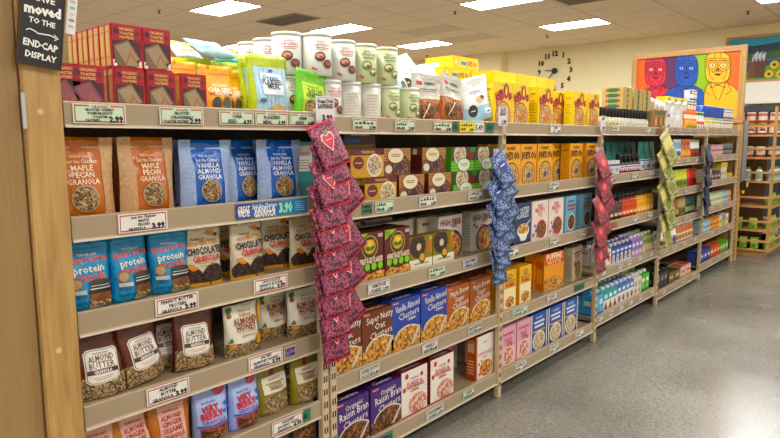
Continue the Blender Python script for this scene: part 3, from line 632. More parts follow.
KINDS['hemp'] = lambda: pouch('seed_pouch', .165, .168, .05, '#74bd2c', [('R', .16, .03, .90, .74, '#bcd95a'), ('T', TJ, .5, .66, .04, '#33531c', .4), ('T', 'SHELLED', .55, .56, .11, '#2e4a1a', .5), ('T', 'HEMP SEEDS', .55, .46, .10, '#2e4a1a', .62), ('E', .38, .22, .17, .16, GRAN), ('E', .68, .22, .15, .15, GRAN), ('P', [(.5, .40), (.53, .28), (.58, .40)], '#74bd2c')], 8)
put('chia', Xat(216, .075, z1), .075, z1, 'orange chia seed pouch standing between red boxes and flaxseed pouch', 'seed pouch', 'seed pouches', 0)
put('chia', Xat(228, .135, z1), .135, z1, 'orange seed pouch edge showing right behind the front orange pouch', 'seed pouch', 'seed pouches', 4)
put('chia', Xat(186, .18, z1), .20, z1+.022, 'orange seed pouch rising behind the red pastry boxes', 'seed pouch', 'seed pouches', 8)
put('flax', Xat(268.5, .078, z1), .078, z1, 'lime and pale blue flaxseed meal pouch in front', 'seed pouch', 'seed pouches', 3)
put('flax', Xat(259, .138, z1), .138, z1, 'lime flaxseed pouch mostly hidden behind the front flaxseed pouch', 'seed pouch', 'seed pouches', 5)
put('hemp', Xat(309, .075, z1), .075, z1, 'bright green shelled hemp seed pouch', 'seed pouch', 'seed pouches', 6, 0, 6)
for k, px in enumerate((195, 233)):
    put('flax', Xat(px, .33, z1), .33, z1, f'lime seed pouch standing behind under the {["nearer", "farther"][k]} flat pouches', 'seed pouch', 'seed pouches', -6+9*k)
    put('flax', Xat(px, .46, z1), .46, z1, f'lime seed pouch at the back under the {["nearer", "farther"][k]} flat pouches', 'seed pouch', 'seed pouches', 6)
KINDS['flatblue'] = lambda: pouch('seed_pouch', .155, .115, .03, '#a9d3ea', [('R', .08, .08, .92, .9, '#b9dcef'), ('P', [(.30, .40), (.40, .62), (.74, .62), (.82, .40), (.6, .3)], '#d0b58c'), ('T', 'FLAXSEED', .5, .78, .09, '#3a5c92', .7), ('P', [(.08, .25), (.3, .3), (.45, .2), (.2, .1)], '#7fb6d8')], 9)
KINDS['flatteal'] = lambda: pouch('seed_pouch', .15, .11, .028, '#2fb0a6', [('R', .05, .62, .95, .82, '#e6d22e'), ('R', .05, .25, .95, .45, '#d4c226'), ('R', .05, .46, .95, .60, '#e8ede2')], 10)
KINDS['flattan'] = lambda: pouch('seed_pouch', .13, .11, .03, '#dfe2d8', [('P', [(.2, .2), (.8, .3), (.8, .6), (.3, .7)], '#c9a874'), ('R', .0, .82, 1, .95, '#d9de3a')], 11)
xf = Xat(216, .22, z1+.21)
put('flatblue', Xat(219, .24, z1+.2), .24, z1+.212, 'pale blue seed pouch lying back on top of the lime pouches', 'seed pouch', 'seed pouches', 5, -60)
put('flatteal', Xat(232, .40, z1+.2), .40, z1+.212, 'teal and yellow striped pouch lying behind the pale blue one', 'seed pouch', 'seed pouches', 3, -50)
put('flattan', Xat(192, .40, z1+.2), .40, z1+.212, 'white and tan pouch lying above the red pastry boxes', 'seed pouch', 'seed pouches', 12, -50)
# --- canisters
def canister(body, pic, cols, txtc, back=False):
    def f():
        if back: art = [('R', .15, .1, .62, .8, '#dcd8ce'), *[('R', .2, .18+.08*k, .57-.05*(k % 3), .20+.08*k, '#b2ada2') for k in range(8)], ('E', .97, .42, .08, .08, '#6b3a2a')]
        else: art = [('T', TJ, .5, .86, .05, txtc, .35), ('T', 'ORGANIC', .52, .78, .085, txtc, .5), ('R', .32, .69, .72, .71, txtc), ('R', .36, .65, .68, .665, txtc), ('E', .44, .48, .15, .13, cols[0]), ('E', .43, .50, .11, .07, cols[1]), ('E', .66, .30, .14, .12, cols[0]), ('E', .65, .32, .10, .06, cols[2]), ('E', .46, .46, .05, .04, cols[3]), ('E', .68, .28, .04, .04, cols[3]), ('P', [(.2, .18), (.34, .12), (.36, .16), (.23, .22)], '#c33a4a')]
        return can('canister', .0555, .154, body, art, '#d9d9d1')
    return f
KINDS['canw'] = canister('#cfd2c7', 'w', ['#5a3424', '#caa58a', '#8a5a48', '#c33a4a'], '#b35560')
KINDS['canwb'] = canister('#cfcfc6', 'w', None, '', True)
KINDS['cang'] = canister('#bdc59c', 'g', ['#6a7a34', '#d9dcae', '#e3e6c0', '#8d4a3a'], '#5b6b35')
zc = deck(1, 0); g = 'white and green canisters'
def cx(px, Y, z): return Xat(px, Y, z)
zL = deck(2, 0)
for k, (px, kd, Y, lab) in enumerate([(327.5, 'canw', .06, 'white canister partly behind the hanging price sign, lower level'), (347.5, 'canwb', .06, 'white canister turned to its text side, nearer of two, lower level'), (367.5, 'canwb', .06, 'white canister turned to its text side, beside the green canisters'),
                                     (386.5, 'cang', .06, 'pale green canister on the lower level, nearer of two'), (406.5, 'cang', .06, 'pale green canister on the lower level, beside the bagged cookies')]):
    put(kd, cx(px, Y+.056, zL), Y+.056, zL, lab, 'canister', g, -8)
for k, (px, kd, Y, lab) in enumerate([(253, 'canw', .40, 'white canister on the upper level, nearest of the receding five'), (268.5, 'canw', .28, 'white canister on the upper level, second nearest, behind flaxseed pouch'), (287.5, 'canw', .12, 'white canister on the upper level above the green hemp pouch, big'),
                                     (317, 'canw', .06, 'white canister on the upper level just above the hanging sign'), (341.5, 'canw', .06, 'white canister on the upper level next to the green one'), (363, 'cang', .06, 'pale green canister on the upper level, nearer of two'), (384.5, 'cang', .06, 'pale green canister on the upper level, farther of two')]):
    zz = (zc if px < 325 else zL); x = cx(px, Y+.056, zz+.154)
    put(kd, x, Y+.056, zz+.1545, lab, 'canister', g, -20 if px > 300 else -30)
    if px < 320: put('canw', x, Y+.056 if px != 287.5 and px != 317 else (.185 if px == 287.5 else .18), zz, f'white canister hidden below the {ORD[k+1]} upper canister', 'canister', g)
# fix: hidden lower ones of the two front columns stand a little back so that the pouches fit in front
# --- clear bags, white bags
KINDS['cookie'] = lambda: pouch('cookie_bag', .19, .22, .075, '#a7682f', [('R', .0, .50, 1, 1, '#c9c5bb'), ('R', .05, .58, .95, .92, '#bdb9ae'), ('R', .14, .78, .34, .86, '#b84038'), ('R', .40, .79, .80, .84, '#3f7a5a'), ('R', .14, .69, .86, .71, '#6b665c'), ('R', .14, .65, .8, .665, '#8b867c'), ('E', .45, .24, .36, .24, COOK), ('P', [(.74, .10), (.84, .12), (.9, .45), (.8, .42)], '#b8302c'), ('P', [(.2, .12), (.23, .12), (.40, .40), (.37, .42)], '#efe2d0')], 21, rough=.2)
KINDS['whitebag'] = lambda: pouch('white_bag', .20, .215, .055, '#e9ebea', [('R', .0, .0, 1, .34, '#a6cfe2'), ('T', 'organic', .5, .68, .10, '#8fa0a8', .6), ('E', .58, .50, .18, .07, '#cba77a'), ('E', .66, .52, .07, .05, '#3b2f28'), ('E', .26, .26, .15, .15, '#2b2320'), ('R', .18, .25, .34, .27, W_), ('P', [(.6, .14), (.86, .12), (.88, .24), (.62, .26)], '#e8eaec'), ('R', .68, .165, .8, .20, '#33302c'), ('P', [(.86, .26), (.97, .36), (.93, .22)], '#e0b24a')], 23, amp=1.6)
put('cookie', cx(425.5, .09, zL), .09, zL, 'clear cookie bag with grey label, nearer of two beside green canisters', 'cookie bag', 'clear cookie bags', -4)
put('cookie', cx(447.5, .10, zL), .10, zL+.012, 'clear cookie bag with grey label, farther of two beside the white bag', 'cookie bag', 'clear cookie bags', 5, 0, 8)
put('whitebag', cx(480, .085, zL)-.015, .085, zL+.026, 'white and pale blue bag leaning to one side before yellow boxes', 'bag', 'white snack bags', -14, 0, -14)
for k, (px, py, Y, yw, ti, ro, lab) in enumerate([(405, 62, .30, 20, -20, 18, 'white bag leaning behind the pale green canisters'), (418, 57, .42, -10, -30, -25, 'pale blue bag at the back above the first cookie bag'), (440, 66, .20, 0, -14, -10, 'white bag at the back between cookie bags and flat yellow boxes')]):
    p = onY(px, py, Y); put('whitebag', p.x, Y, p.z-.20*math.cos(math.radians(ti)), lab, 'bag', 'white snack bags', yw, ti, ro)
# --- yellow O cereal
def obox(yel, red, name, dark=False):
    def f():
        c = red; fr = [('E', .52, .24, .42, .42, c), ('E', .52, .24, .38, .38, '#d8b07a'), ('E', .52, .24, .34, .34, RINGS)]
        if not dark: fr += [('P', [(.42, .15), (.50, .26), (.50, .33), (.55, .38), (.60, .33), (.60, .26), (.68, .15)], '#e06a28'), ('T', "JOE'S", .29, .67, .25, c, .46, .34, .09), ('E', .66, .80, .15, .22, c), ('E', .66, .80, .065, .13, yel), ('T', "s", .88, .72, .24, c, .2, .1, .08), ('R', .45, .92, .8, .94, '#b8921e')]
        else: fr += [('E', .52, .24, .10, .10, '#3b4a7a'), ('T', 'HONEY', .48, .90, .10, c, .6), ('T', "JOE'S O's", .5, .73, .20, c, .9, .0, .05)]
        sd = [('R', .1, .08, .9, .92, '#f6df5c' if not dark else '#efb52c'), *[('R', .18, .15+.07*k, .8-.1*(k % 3), .165+.07*k, '#b88a1c') for k in range(8)], ('T', "JOE'S", .5, .82, .16, red, .7)]
        return carton('cereal_box', .178, .224, .062, yel, fr, sd, [('R', .1, .2, .9, .8, '#f5dc50')])
    return f
KINDS['os'] = obox('#f2d312', '#a51f3f', 'O'); KINDS['honeyos'] = obox('#f0ab14', '#4a2a12', 'O', True)
z3 = deck(3, 0)
row('os', 3, 0, [502.5, 519.5, 545, 579, 593], .04, .062, 'yellow O cereal box', 'cereal box', w=.178, where='in front row on top shelf, third bay')
xs = [Xat(512, .12, z3)+.182*k for k in range(6)]
row('os', 3, 0, None, .12, .062, 'yellow O cereal box', 'cereal box', X=xs, where='in second row on top shelf, third bay')
KINDS['oplain'] = lambda: carton('cereal_box', .226, .062, .178, '#f2d312', [('R', .02, .06, .98, .94, '#f0d620'), ('R', .06, .3, .12, .7, '#e8c818')], [('R', .1, .15, .9, .85, '#f6df3c')])
KINDS['oflat'] = lambda: carton('cereal_box', .226, .062, .178, '#f2d312', [('R', .04, .12, .96, .88, '#f6df3c'), ('T', "JOE'S O's", .72, .5, .1, '#a51f3f', .4, 0, .04), ('R', .3, .35, .5, .6, '#3f8fd0', {'part': 'blue_sticker'}), ('R', .06, .3, .12, .7, W_)], [('R', .1, .15, .9, .85, '#f6df3c')])
row('oplain', 3, 0, None, .10, .178, 'yellow cereal box lying flat', 'cereal box', X=[Xat(505, .10, z3+.225)+.228*k for k in range(3)], dz=.2255, where='on the second row, third bay top')
zb = deck(2, 0)
XO = Xat(470, .19, zb+.3)
row('os', 2, 0, None, .24, .062, 'yellow cereal box', 'cereal box', X=[XO-.14+.19*k for k in range(2)], where='standing behind white bags')
for k, (x, dz, Y, lab) in enumerate([(XO-.11, .225, .19, 'yellow box lying flat, lower one behind the white bags'), (XO+.125, .225, .19, 'yellow box lying flat with blue sticker above the leaning bag'), (XO-.02, .2885, .20, 'topmost yellow box lying flat behind the white bags')]):
    put('oflat', x, Y+.089, zb+dz, lab, 'cereal box', 'flat yellow boxes')
# --- granola pouches, nearest bay
def clear_side(main, edge, seed, w, h, words, tc, cy=.28, win=(.5, .24, .20)):
    def f():
        art = [('R', 0, .0, .22, 1, edge, {'kind': 'crinkle'}), ('R', .80, .0, 1, 1, edge, {'kind': 'crinkle'}), ('R', 0, .86, 1, .885, edge, {'kind': 'crinkle', 'part': 'seal'}), ('T', TJ, .5, .76, .035, tc, .3), ('T', 'Just the Clusters', .5, .70, .06, tc, .46)]
        y = .62
        for s in words: art.append(('T', s, .5, y, .082, tc, .5)); y -= .085
        art += [('E', win[0], win[1], win[2], win[2], '#c9b08a', {'part': 'granola_window'}), ('E', win[0], win[1], win[2]*.93, win[2]*.93, GRAN, {'part': 'granola_window'})]
        return pouch('granola_pouch', w, h, .075, main, art, seed, amp=1.3, rough=.24)
    return f
KINDS['maple'] = clear_side('#bb691c', '#cda06e', 31, .178, .215, ['MAPLE', 'PECAN', 'GRANOLA'], '#f4e3c6')
KINDS['vanilla'] = clear_side('#1f5fb8', '#9fb9e6', 32, .178, .207, ['VANILLA', 'ALMOND', 'GRANOLA'], '#eaf0f6')
z = deck(1, 1); g = 'maple pecan granola pouches'
put('maple', Xat(82, .088, z), .088, z, 'orange maple pecan granola pouch beside the oak post', 'granola pouch', g, -4)
put('maple', Xat(99, .172, z)-.01, .172, z, 'orange maple pecan granola pouch overlapped by the one at the post', 'granola pouch', g, 6)
put('maple', Xat(148, .088, z), .088, z, 'orange maple pecan granola pouch beside the blue vanilla pouches', 'granola pouch', g, 5)
put('maple', Xat(148, .20, z)-.02, .20, z, 'orange maple pecan granola pouch in the dark behind the front one', 'granola pouch', g, -5)
g = 'vanilla almond granola pouches'
put('vanilla', Xat(206, .088, z), .088, z, 'blue vanilla almond granola pouch shown whole beside the orange ones', 'granola pouch', g, -2)
put('vanilla', Xat(247, .158, z)-.02, .158, z, 'blue vanilla almond granola pouch in the middle, half overlapped', 'granola pouch', g, 8)
put('vanilla', Xat(279, .088, z), .088, z, 'blue vanilla almond granola pouch beside the magenta strip', 'granola pouch', g, -6)
put('vanilla', Xat(202, .20, z)-.02, .20, z, 'blue vanilla almond granola pouch hidden behind the whole one', 'granola pouch', g, 8)
KINDS['tealbox'] = lambda: carton('cereal_box', .14, .20, .05, '#1f8f90', [('R', .0, .45, .62, .92, '#e9e7e2'), ('T', 'ORGANIC', .3, .78, .1, '#c23a4a', .5), *[('R', .08, .5+.05*k, .5, .515+.05*k, '#9a958c') for k in range(4)], ('R', .0, .0, 1, .25, '#17787c')])
put('tealbox', Xat(305, .15, z), .15, z, 'teal box with white label behind the magenta packets', 'cereal box')
def pbprot():
    return pouch('granola_pouch', .128, .188, .06, '#1c8fc2', [('R', .1, .88, .9, .895, '#156f9c'), ('T', TJ, .5, .80, .045, W_, .4), ('T', 'PEANUT BUTTER', .5, .72, .10, '#e05a2a', .86, .04, .03), ('T', 'protein', .5, .60, .16, '#f2ead8', .8, .04, .02), ('T', 'granola', .5, .49, .16, '#e05a2a', .8, .04, .02),
        ('P', [(.42, .03), (.95, .03), (.93, .22), (.44, .22)], GRAN, {'part': 'granola_window'}), ('E', .69, .20, .25, .12, '#7a4a2c'), ('P', [(.42, .24), (.96, .24), (.90, .40), (.48, .40)], '#191714'), ('E', .69, .40, .23, .06, '#2e2a26'), ('R', .46, .30, .92, .315, '#d9d4ca'), ('R', .47, .345, .9, .355, '#d9d4ca'),
        ('E', .19, .40, .13, .13, '#8a6a52'), ('E', .19, .40, .10, .10, '#b99a7c'), ('R', .08, .25, .38, .31, '#bfc6c8'), ('T', 'CRUNCHY', .22, .21, .07, '#0e3450', .3), ('T', 'PEANUTS', .22, .12, .07, '#0e3450', .3)], 41, amp=1.2)
KINDS['pbprot'] = pbprot
z = deck(1, 2); g = 'blue peanut butter protein granola pouches'
for px, Y, yw, lab in [(89, .045, -3, 'bright blue peanut butter protein granola pouch beside the oak post'), (131, .055, 10, 'bright blue protein granola pouch in the middle of three'), (170, .05, -4, 'bright blue protein granola pouch beside the cream chocolate pouches')]:
    put('pbprot', Xat(px, Y+.03, z), Y+.03, z, lab, 'granola pouch', g, yw)
for px, lab in [(112, 'nearer'), (152, 'farther')]: put('pbprot', Xat(px, .165, z), .165, z, f'bright blue protein granola pouch in the back, {lab} of two', 'granola pouch', g, 3)
KINDS['chocpb'] = lambda: pouch('granola_pouch', .142, .186, .06, '#ddd2b8', [('R', 0, 0, 1, .12, '#d09a34'), ('E', .22, .16, .22, .22, CHOC), ('E', .70, .18, .28, .26, CHOC), ('E', .46, .06, .24, .2, CHOC), ('R', 0, 0, 1, .06, '#d09a34'), ('T', TJ, .4, .80, .04, INK, .4), ('T', 'PEANUT', .34, .725, .085, '#d0852a', .34, .04), ('T', 'BUTTER', .70, .735, .12, '#d0852a', .40, .04, .03), ('T', 'CHOCOLATE', .52, .605, .15, '#2e1c14', .84, .03, .045), ('T', 'GRANOLA', .56, .48, .14, '#b8302c', .68, .03, .035), ('R', .3, .40, .8, .41, '#b08a5a'), ('R', .34, .36, .76, .37, '#b08a5a'),
        ('E', .16, .36, .08, .05, '#d0852a'), ('E', .21, .32, .08, .05, '#d0852a'), ('E', .68, .90, .09, .06, '#d0852a'), ('E', .82, .86, .05, .04, '#3d261a'), ('E', .12, .26, .04, .03, '#2e1c14')], 43, amp=1.3)
g = 'cream chocolate peanut butter granola pouches'
for px, Y, yw, lab in [(202, .06, -6, 'cream chocolate peanut butter granola pouch beside the blue protein pouch'), (247, .045, 4, 'cream chocolate peanut butter granola pouch with clear view, second along'), (276, .11, -8, 'cream chocolate granola pouch set back between two others'), (304, .045, 2, 'cream chocolate granola pouch beside the magenta packets'), (228, .15, 8, 'cream chocolate granola pouch in the shadowed gap at the back')]:
    put('chocpb', Xat(px, Y+.03, z), Y+.03, z, lab, 'granola pouch', g, yw)
def albut():
    lb = [('P', [(.17, 0.300), (.17, 0.710), (.24, 0.755), (.76, 0.755), (.83, 0.710), (.83, 0.300), (.76, 0.255), (.24, 0.255)], '#e9e4da', {'part': 'label'}), ('P', [(.19, 0.310), (.19, 0.700), (.255, 0.740), (.745, 0.740), (.81, 0.700), (.81, 0.310), (.745, 0.270), (.255, 0.270)], '#4a2a1e', {'part': 'label'}), ('P', [(.20, 0.315), (.20, 0.695), (.26, 0.732), (.74, 0.732), (.80, 0.695), (.80, 0.315), (.74, 0.278), (.26, 0.278)], '#e9e4da', {'part': 'label'}),
          ('T', TJ, .5, 0.690, .035, '#8a5a48', .3), ('T', 'ALMOND', .5, 0.620, .115, '#6a4e42', .50, 0, .012), ('T', 'BUTTER', .5, 0.520, .115, '#6a4e42', .50, 0, .012), ('R', .20, 0.400, .80, 0.465, '#4a2318', {'part': 'label'}), ('T', 'GRANOLA', .5, 0.432, .06, '#efe9df', .36), ('R', .30, 0.355, .70, 0.362, '#b85a40'), ('R', .34, 0.325, .66, 0.332, '#b85a40')]
    return pouch('granola_pouch', .142, .185, .065, '#5f2e1c', [('R', .03, .01, .97, .35, GRAN, {'part': 'granola_window'})]+lb, 45, amp=1.2)
KINDS['albut'] = albut
z = deck(1, 3); g = 'brown almond butter granola pouches'
for px, Y, yw, ro, lab in [(101, .04, -4, 0, 'brown almond butter granola pouch beside the oak post'), (144, .045, 12, -6, 'brown almond butter granola pouch with tilted label'), (166, .12, 0, 0, 'brown almond butter granola pouch behind, between two front ones'), (193, .04, -3, 2, 'brown almond butter granola pouch beside the white honey pouches'), (122, .13, 5, 0, 'brown almond butter granola pouch in the dark nearest the post')]:
    put('albut', Xat(px, Y+.033, z), Y+.033, z+.0014*abs(ro), lab, 'granola pouch', g, yw, 0, ro)
KINDS['alhoney'] = lambda: pouch('granola_pouch', .148, .172, .06, '#e6e0d0', [('R', 0, 0, .9, .26, GRAN, {'part': 'granola_window'}), ('E', .16, .92, .10, .05, '#3f6a34'), ('P', [(.06, .88), (.18, .98), (.24, .90), (.14, .80)], '#4a7438'), ('E', .14, .80, .07, .05, '#8a5426'), ('T', TJ, .55, .86, .04, '#7a4a30', .34), ('T', 'Salted', .55, .79, .09, '#c08a4a', .3), ('T', 'ALMOND', .54, .67, .14, '#8a3f2a', .66, 0, .03), ('T', 'HONEY', .54, .55, .14, '#8a3f2a', .56, 0, .03), ('R', .28, .47, .80, .478, '#b48a70'), ('R', .28, .445, .80, .452, '#b48a70'), ('T', 'GRANOLA', .54, .395, .06, '#8a6a50', .4),
        ('E', .90, .30, .13, .10, '#e0a024'), ('E', .84, .22, .08, .06, '#e0a024'), ('E', .12, .22, .07, .05, '#d98a24'), ('P', [(.02, .3), (.10, .40), (.14, .30)], '#4a7438'), ('R', .90, .0, 1, .95, '#d9a030')], 47, amp=1.2)
g = 'white almond honey granola pouches'
for px, Y, yw, lab in [(242, .04, 2, 'white almond honey granola pouch beside the brown pouches'), (273, .105, 4, 'white almond honey granola pouch set back in the middle'), (303, .045, -3, 'white almond honey granola pouch beside the metal post')]:
    put('alhoney', Xat(px, Y+.03, z), Y+.03, z, lab, 'granola pouch', g, yw)
KINDS['ginger'] = lambda: pouch('granola_pouch', .145, .185, .06, '#b06a24', [('R', .24, .0, .84, .90, '#d8a898'), ('E', .52, .95, .05, .03, '#6a2a2a'), ('T', TJ, .53, .80, .05, '#8a3038', .36), ('T', 'ALMOND', .53, .70, .10, '#9a3440', .48), ('T', 'GINGER', .53, .60, .10, '#9a3440', .48), ('T', 'SESAME', .53, .50, .10, '#9a3440', .48), ('T', 'GRANOLA', .53, .40, .10, '#9a3440', .52), ('R', .30, .32, .76, .33, '#a85058'), ('E', .54, .15, .22, .2, GRAN, {'part': 'granola_window'})], 49, amp=1.2)
z = deck(1, 4); g = 'pink and amber almond ginger granola pouches'
for px, Y, yw, lab in [(97, .05, -3, 'pink almond ginger granola pouch beside the oak post'), (133, .05, 5, 'pink almond ginger granola pouch in the middle of three'), (170, .04, -2, 'pink almond ginger granola pouch beside the very berry pouches')]:
    put('ginger', Xat(px, Y+.03, z), Y+.03, z, lab, 'granola pouch', g, yw)
KINDS['berry'] = lambda: pouch('granola_pouch', .13, .185, .06, '#9fb0e4', [('R', .1, .3, .9, .78, '#b3c2ec'), ('E', .72, .87, .17, .13, '#a83a58'), ('E', .64, .84, .07, .07, '#c05470'), ('E', .78, .90, .07, .07, '#c05470'), ('P', [(.5, .90), (.62, .98), (.64, .90)], '#5a2a66'), ('T', "TRADER JOE'S", .4, .70, .05, '#3a4a8a', .4), ('T', 'VERY', .44, .59, .15, '#b8263e', .5, .03, .05), ('T', 'BERRY', .47, .48, .15, '#b8263e', .62, .03, .05), ('T', 'GRANOLA', .5, .375, .10, '#8a4a9a', .66), ('R', .06, .30, .94, .325, '#3d5ea8'), ('R', .1, .265, .9, .28, '#b8263e'),
        ('P', [(.12, .26), (.9, .27), (.86, .08), (.7, .03), (.3, .03), (.14, .10)], '#a82a40'), ('P', [(.15, .245), (.87, .255), (.83, .09), (.69, .045), (.31, .045), (.17, .11)], COOK, {'part': 'granola_window'}), ('E', .88, .62, .06, .06, '#3d5ea8'), ('E', .93, .53, .05, .05, '#2f4f9a'), ('E', .8, .5, .05, .05, '#3d5ea8')], 51, amp=1.3)
for px, Y, yw, lab in [(211, .045, -6, 'pale blue very berry granola pouch, nearer and overlapped'), (244, .04, 3, 'pale blue very berry granola pouch with whole front, beside olive pouches')]:
    put('berry', Xat(px, Y+.03, z), Y+.03, z, lab, 'granola pouch', 'very berry granola pouches', yw)
KINDS['olive'] = lambda: pouch('granola_pouch', .15, .17, .06, '#8a7c24', [('R', .14, .03, .88, .40, GRAN, {'part': 'granola_window'}), ('R', .40, .82, .54, 1, '#8c2030'), ('R', .14, .46, .9, .80, '#e3dcc8', {'part': 'label'}), ('E', .52, .60, .20, .07, '#b59a7a'), ('R', .24, .64, .80, .655, '#6a3a2a'), ('T', 'GRANOLA', .52, .54, .06, '#6a3a2a', .4), ('T', TJ, .52, .73, .04, '#a03030', .4)], 53)
g = 'olive green granola pouches'
for px, Y, yw, lab in [(272, .06, 4, 'olive granola pouch half hidden behind the very berry pouch'), (288, .13, -4, 'olive granola pouch set back in the middle of three'), (305, .045, 0, 'olive granola pouch with whole cream label beside the metal post')]:
    put('olive', Xat(px, Y+.03, z), Y+.03, z, lab, 'granola pouch', g, yw)
KINDS['lowbag'] = lambda: pouch('snack_bag', .13, .20, .06, '#5a3a2a', [('E', .5, .6, .3, .3, COOK), ('R', .1, .78, .9, .9, '#8a5a6a'), ('E', .3, .35, .18, .18, '#d8c8b0')], 55)
row('lowbag', 1, 5, [253, 279, 303], .05, .06, 'dark brown snack bag', 'snack bag', w=.13)
# --- second bay boxes
def oatbox(base, band, kind, h=.113):
    def f():
        if kind == 'steel': fr = [('R', 0, .78, 1, 1, '#5a1626'), ('E', .22, .52, .16, .13, '#6a2030'), ('R', .12, .50, .32, .53, '#f0d070'), ('E', .70, .42, .24, .24, '#efe6d2'), ('E', .70, .42, .21, .20, OATS), ('R', .1, .84, .9, .94, '#6f2030'), ('T', TJ, .5, .89, .05, '#e8c46a', .4)]; sc = '#5a1626'
        elif kind == 'brown': fr = [('R', 0, .55, 1, 1, '#b57f52'), *[('R', 0, .6+.1*k, 1, .63+.1*k, '#8a5632') for k in range(4)], ('E', .62, .26, .34, .34, '#3a2a26'), ('E', .62, .28, .29, .26, DARKF), ('E', .58, .34, .10, .10, '#2c2a4a'), ('E', .16, .25, .13, .10, '#e2d6c0'), ('E', .42, .74, .31, .20, '#4a2a1c'), ('E', .42, .74, .29, .18, '#ecdcbc'), ('R', .24, .76, .60, .785, '#5a3a24'), ('R', .27, .70, .57, .725, '#5a3a24')]; sc = '#4a1f18'
        else: fr = [('R', 0, .0, 1, .45, '#5fae3c'), *[('R', 0, .05+.12*k, 1, .09+.12*k, '#8ac866') for k in range(3)], ('R', 0, .45, 1, 1, '#4a3a2a'), ('E', .36, .70, .26, .26, '#dcd6c6'), ('E', .36, .70, .22, .20, OATS), ('E', .8, .62, .12, .10, '#7a2a22'), ('R', .8, .8, 1, 1, '#3f8a34'), ('E', .52, .27, .28, .17, '#3a7a2c'), ('E', .52, .27, .26, .15, '#e6ead8'), ('R', .36, .30, .68, .325, '#3a6a2c'), ('R', .40, .23, .64, .25, '#3a6a2c')]; sc = '#5fae3c'
        return carton('oatmeal_box', .192 if kind != 'brown' else .17, h, .075, base, fr, [('R', .06, .1, .94, .72, '#5a2018' if kind == 'brown' else sc), ('R', .3, .75, .6, .95, W_)])
    return f
KINDS['steel'] = oatbox('#c79a1c', '', 'steel'); KINDS['brownoat'] = oatbox('#7a4a30', '', 'brown'); KINDS['greenoat'] = oatbox('#5fae3c', '', 'green')
zz = .1135
row('steel', 2, 1, [381.5], .035, .075, 'gold and maroon oatmeal box', 'oatmeal box', where='on the lower level beside the magenta strip')
row('brownoat', 2, 1, [412, 440], .035, .075, 'brown instant oatmeal box', 'oatmeal box', w=.17, where='on the lower level')
row('greenoat', 2, 1, [465, 485], .035, .075, 'green oatmeal box', 'oatmeal box', w=.192, where='on the lower level')
row('steel', 2, 1, [368], .035, .075, 'gold and maroon oatmeal box', 'oatmeal box', dz=zz, where='on the upper level, its bowl in view')
row('brownoat', 2, 1, [397.5, 434], .035, .075, 'brown instant oatmeal box', 'oatmeal box', dz=zz, where='on the upper level')
row('greenoat', 2, 1, [463, 486], .035, .075, 'green oatmeal box', 'oatmeal box', w=.192, dz=zz, where='on the upper level beside the navy strip')
for k, X in enumerate([1.45, 1.66, 1.87, 2.07, 2.27]): 
    put('steel', X, .19, deck(2, 1), f'gold oatmeal box hidden in the back, {order(k, 5)}lower level', 'oatmeal box', 'oatmeal boxes at the back')
    put('steel', X, .19, deck(2, 1)+zz, f'gold oatmeal box in the dark back, {order(k, 5)}upper level', 'oatmeal box', 'oatmeal boxes at the back')
KINDS['maroonbox'] = lambda: carton('oatmeal_box', .19, .075, .07, '#4a2420', [('R', .1, .3, .5, .5, '#2f6fb0'), ('R', 0, .0, 1, .2, '#a07a20'), ('R', .2, .70, .8, .78, '#c9b8a0')])
put('maroonbox', Xat(360, .16, deck(2, 1)+.23), .195, deck(2, 1)+.2275, 'dark maroon box with blue sticker on top of the oatmeal boxes', 'oatmeal box')
def heritage():
    return carton('cereal_box', .165, .200, .055, '#5a1f1c', [('P', [(.02, .78), (.02, .985), (.46, .985)], '#9ccb28', {'part': 'new_look_flash'}), ('T', 'NEW', .13, .93, .07, '#274a12', .2), ('T', 'LOOK', .13, .87, .06, '#274a12', .2), ('R', .80, .88, .97, .95, '#c9aeb0'), ('E', .50, .70, .29, .29, '#c8a24a'), ('E', .50, .70, .265, .265, '#27431e'), ('E', .50, .705, .20, .18, '#e0982c'), ('E', .50, .74, .10, .09, '#f2cf4a'), ('P', [(.32, .68), (.42, .73), (.5, .69), (.6, .74), (.68, .68), (.6, .63), (.4, .63)], '#3f7a3a'), ('T', "NATURE'S PATH", .5, .83, .04, '#e8d8a0', .3),
        ('T', 'HERITAGE FLAKES', .52, .425, .13, '#e6cdbd', .88, .02, .05), *[('E', .16+.23*k, .30, .105, .105, '#3f7a22') for k in range(4)], *[('E', .16+.23*k, .30, .09, .09, '#8cc63a') for k in range(4)], ('P', [(.0, .0), (1, 0), (1, .17), (.8, .2), (.5, .15), (.2, .2), (.0, .10)], FLAK)], [('R', .1, .1, .9, .9, '#6a2c26')], [('R', .1, .2, .9, .8, '#4a1816')])
KINDS['heritage'] = heritage
row('heritage', 2, 2, [370, 397.5], .035, .055, 'dark red flake cereal box with green rounds', 'cereal box', w=.165, where='on third shelf, second bay')
row('heritage', 2, 2, None, .10, .055, 'dark red flake cereal box', 'cereal box', X=[1.31, 1.48, 1.66], where='in the row behind')
KINDS['olivebox'] = lambda: carton('cereal_box', .163, .146, .06, '#8a7a2e', [('R', 0, .0, 1, .30, '#e9e0cc'), ('E', .36, .72, .34, .34, '#3a2a22'), ('E', .36, .72, .30, .28, CHOC), ('E', .40, .68, .10, .10, '#d8c49c'), ('E', .54, .34, .15, .15, '#2f5a2a'), ('E', .54, .35, .11, .10, '#d9a03c'), ('R', .2, .15, .8, .18, '#6a5a2a'), ('P', [(.74, .5), (.98, .42), (.96, .8), (.80, .85)], '#b9762e'), ('R', .82, .84, .98, .96, '#b9a85a')], [('R', .1, .1, .9, .9, '#9a8a3e')], [('R', .1, .2, .9, .8, '#7a6a24')])
row('olivebox', 2, 2, [421, 443.5], .035, .06, 'olive granola box with dark bowl', 'cereal box', w=.163, where='on third shelf, second bay')
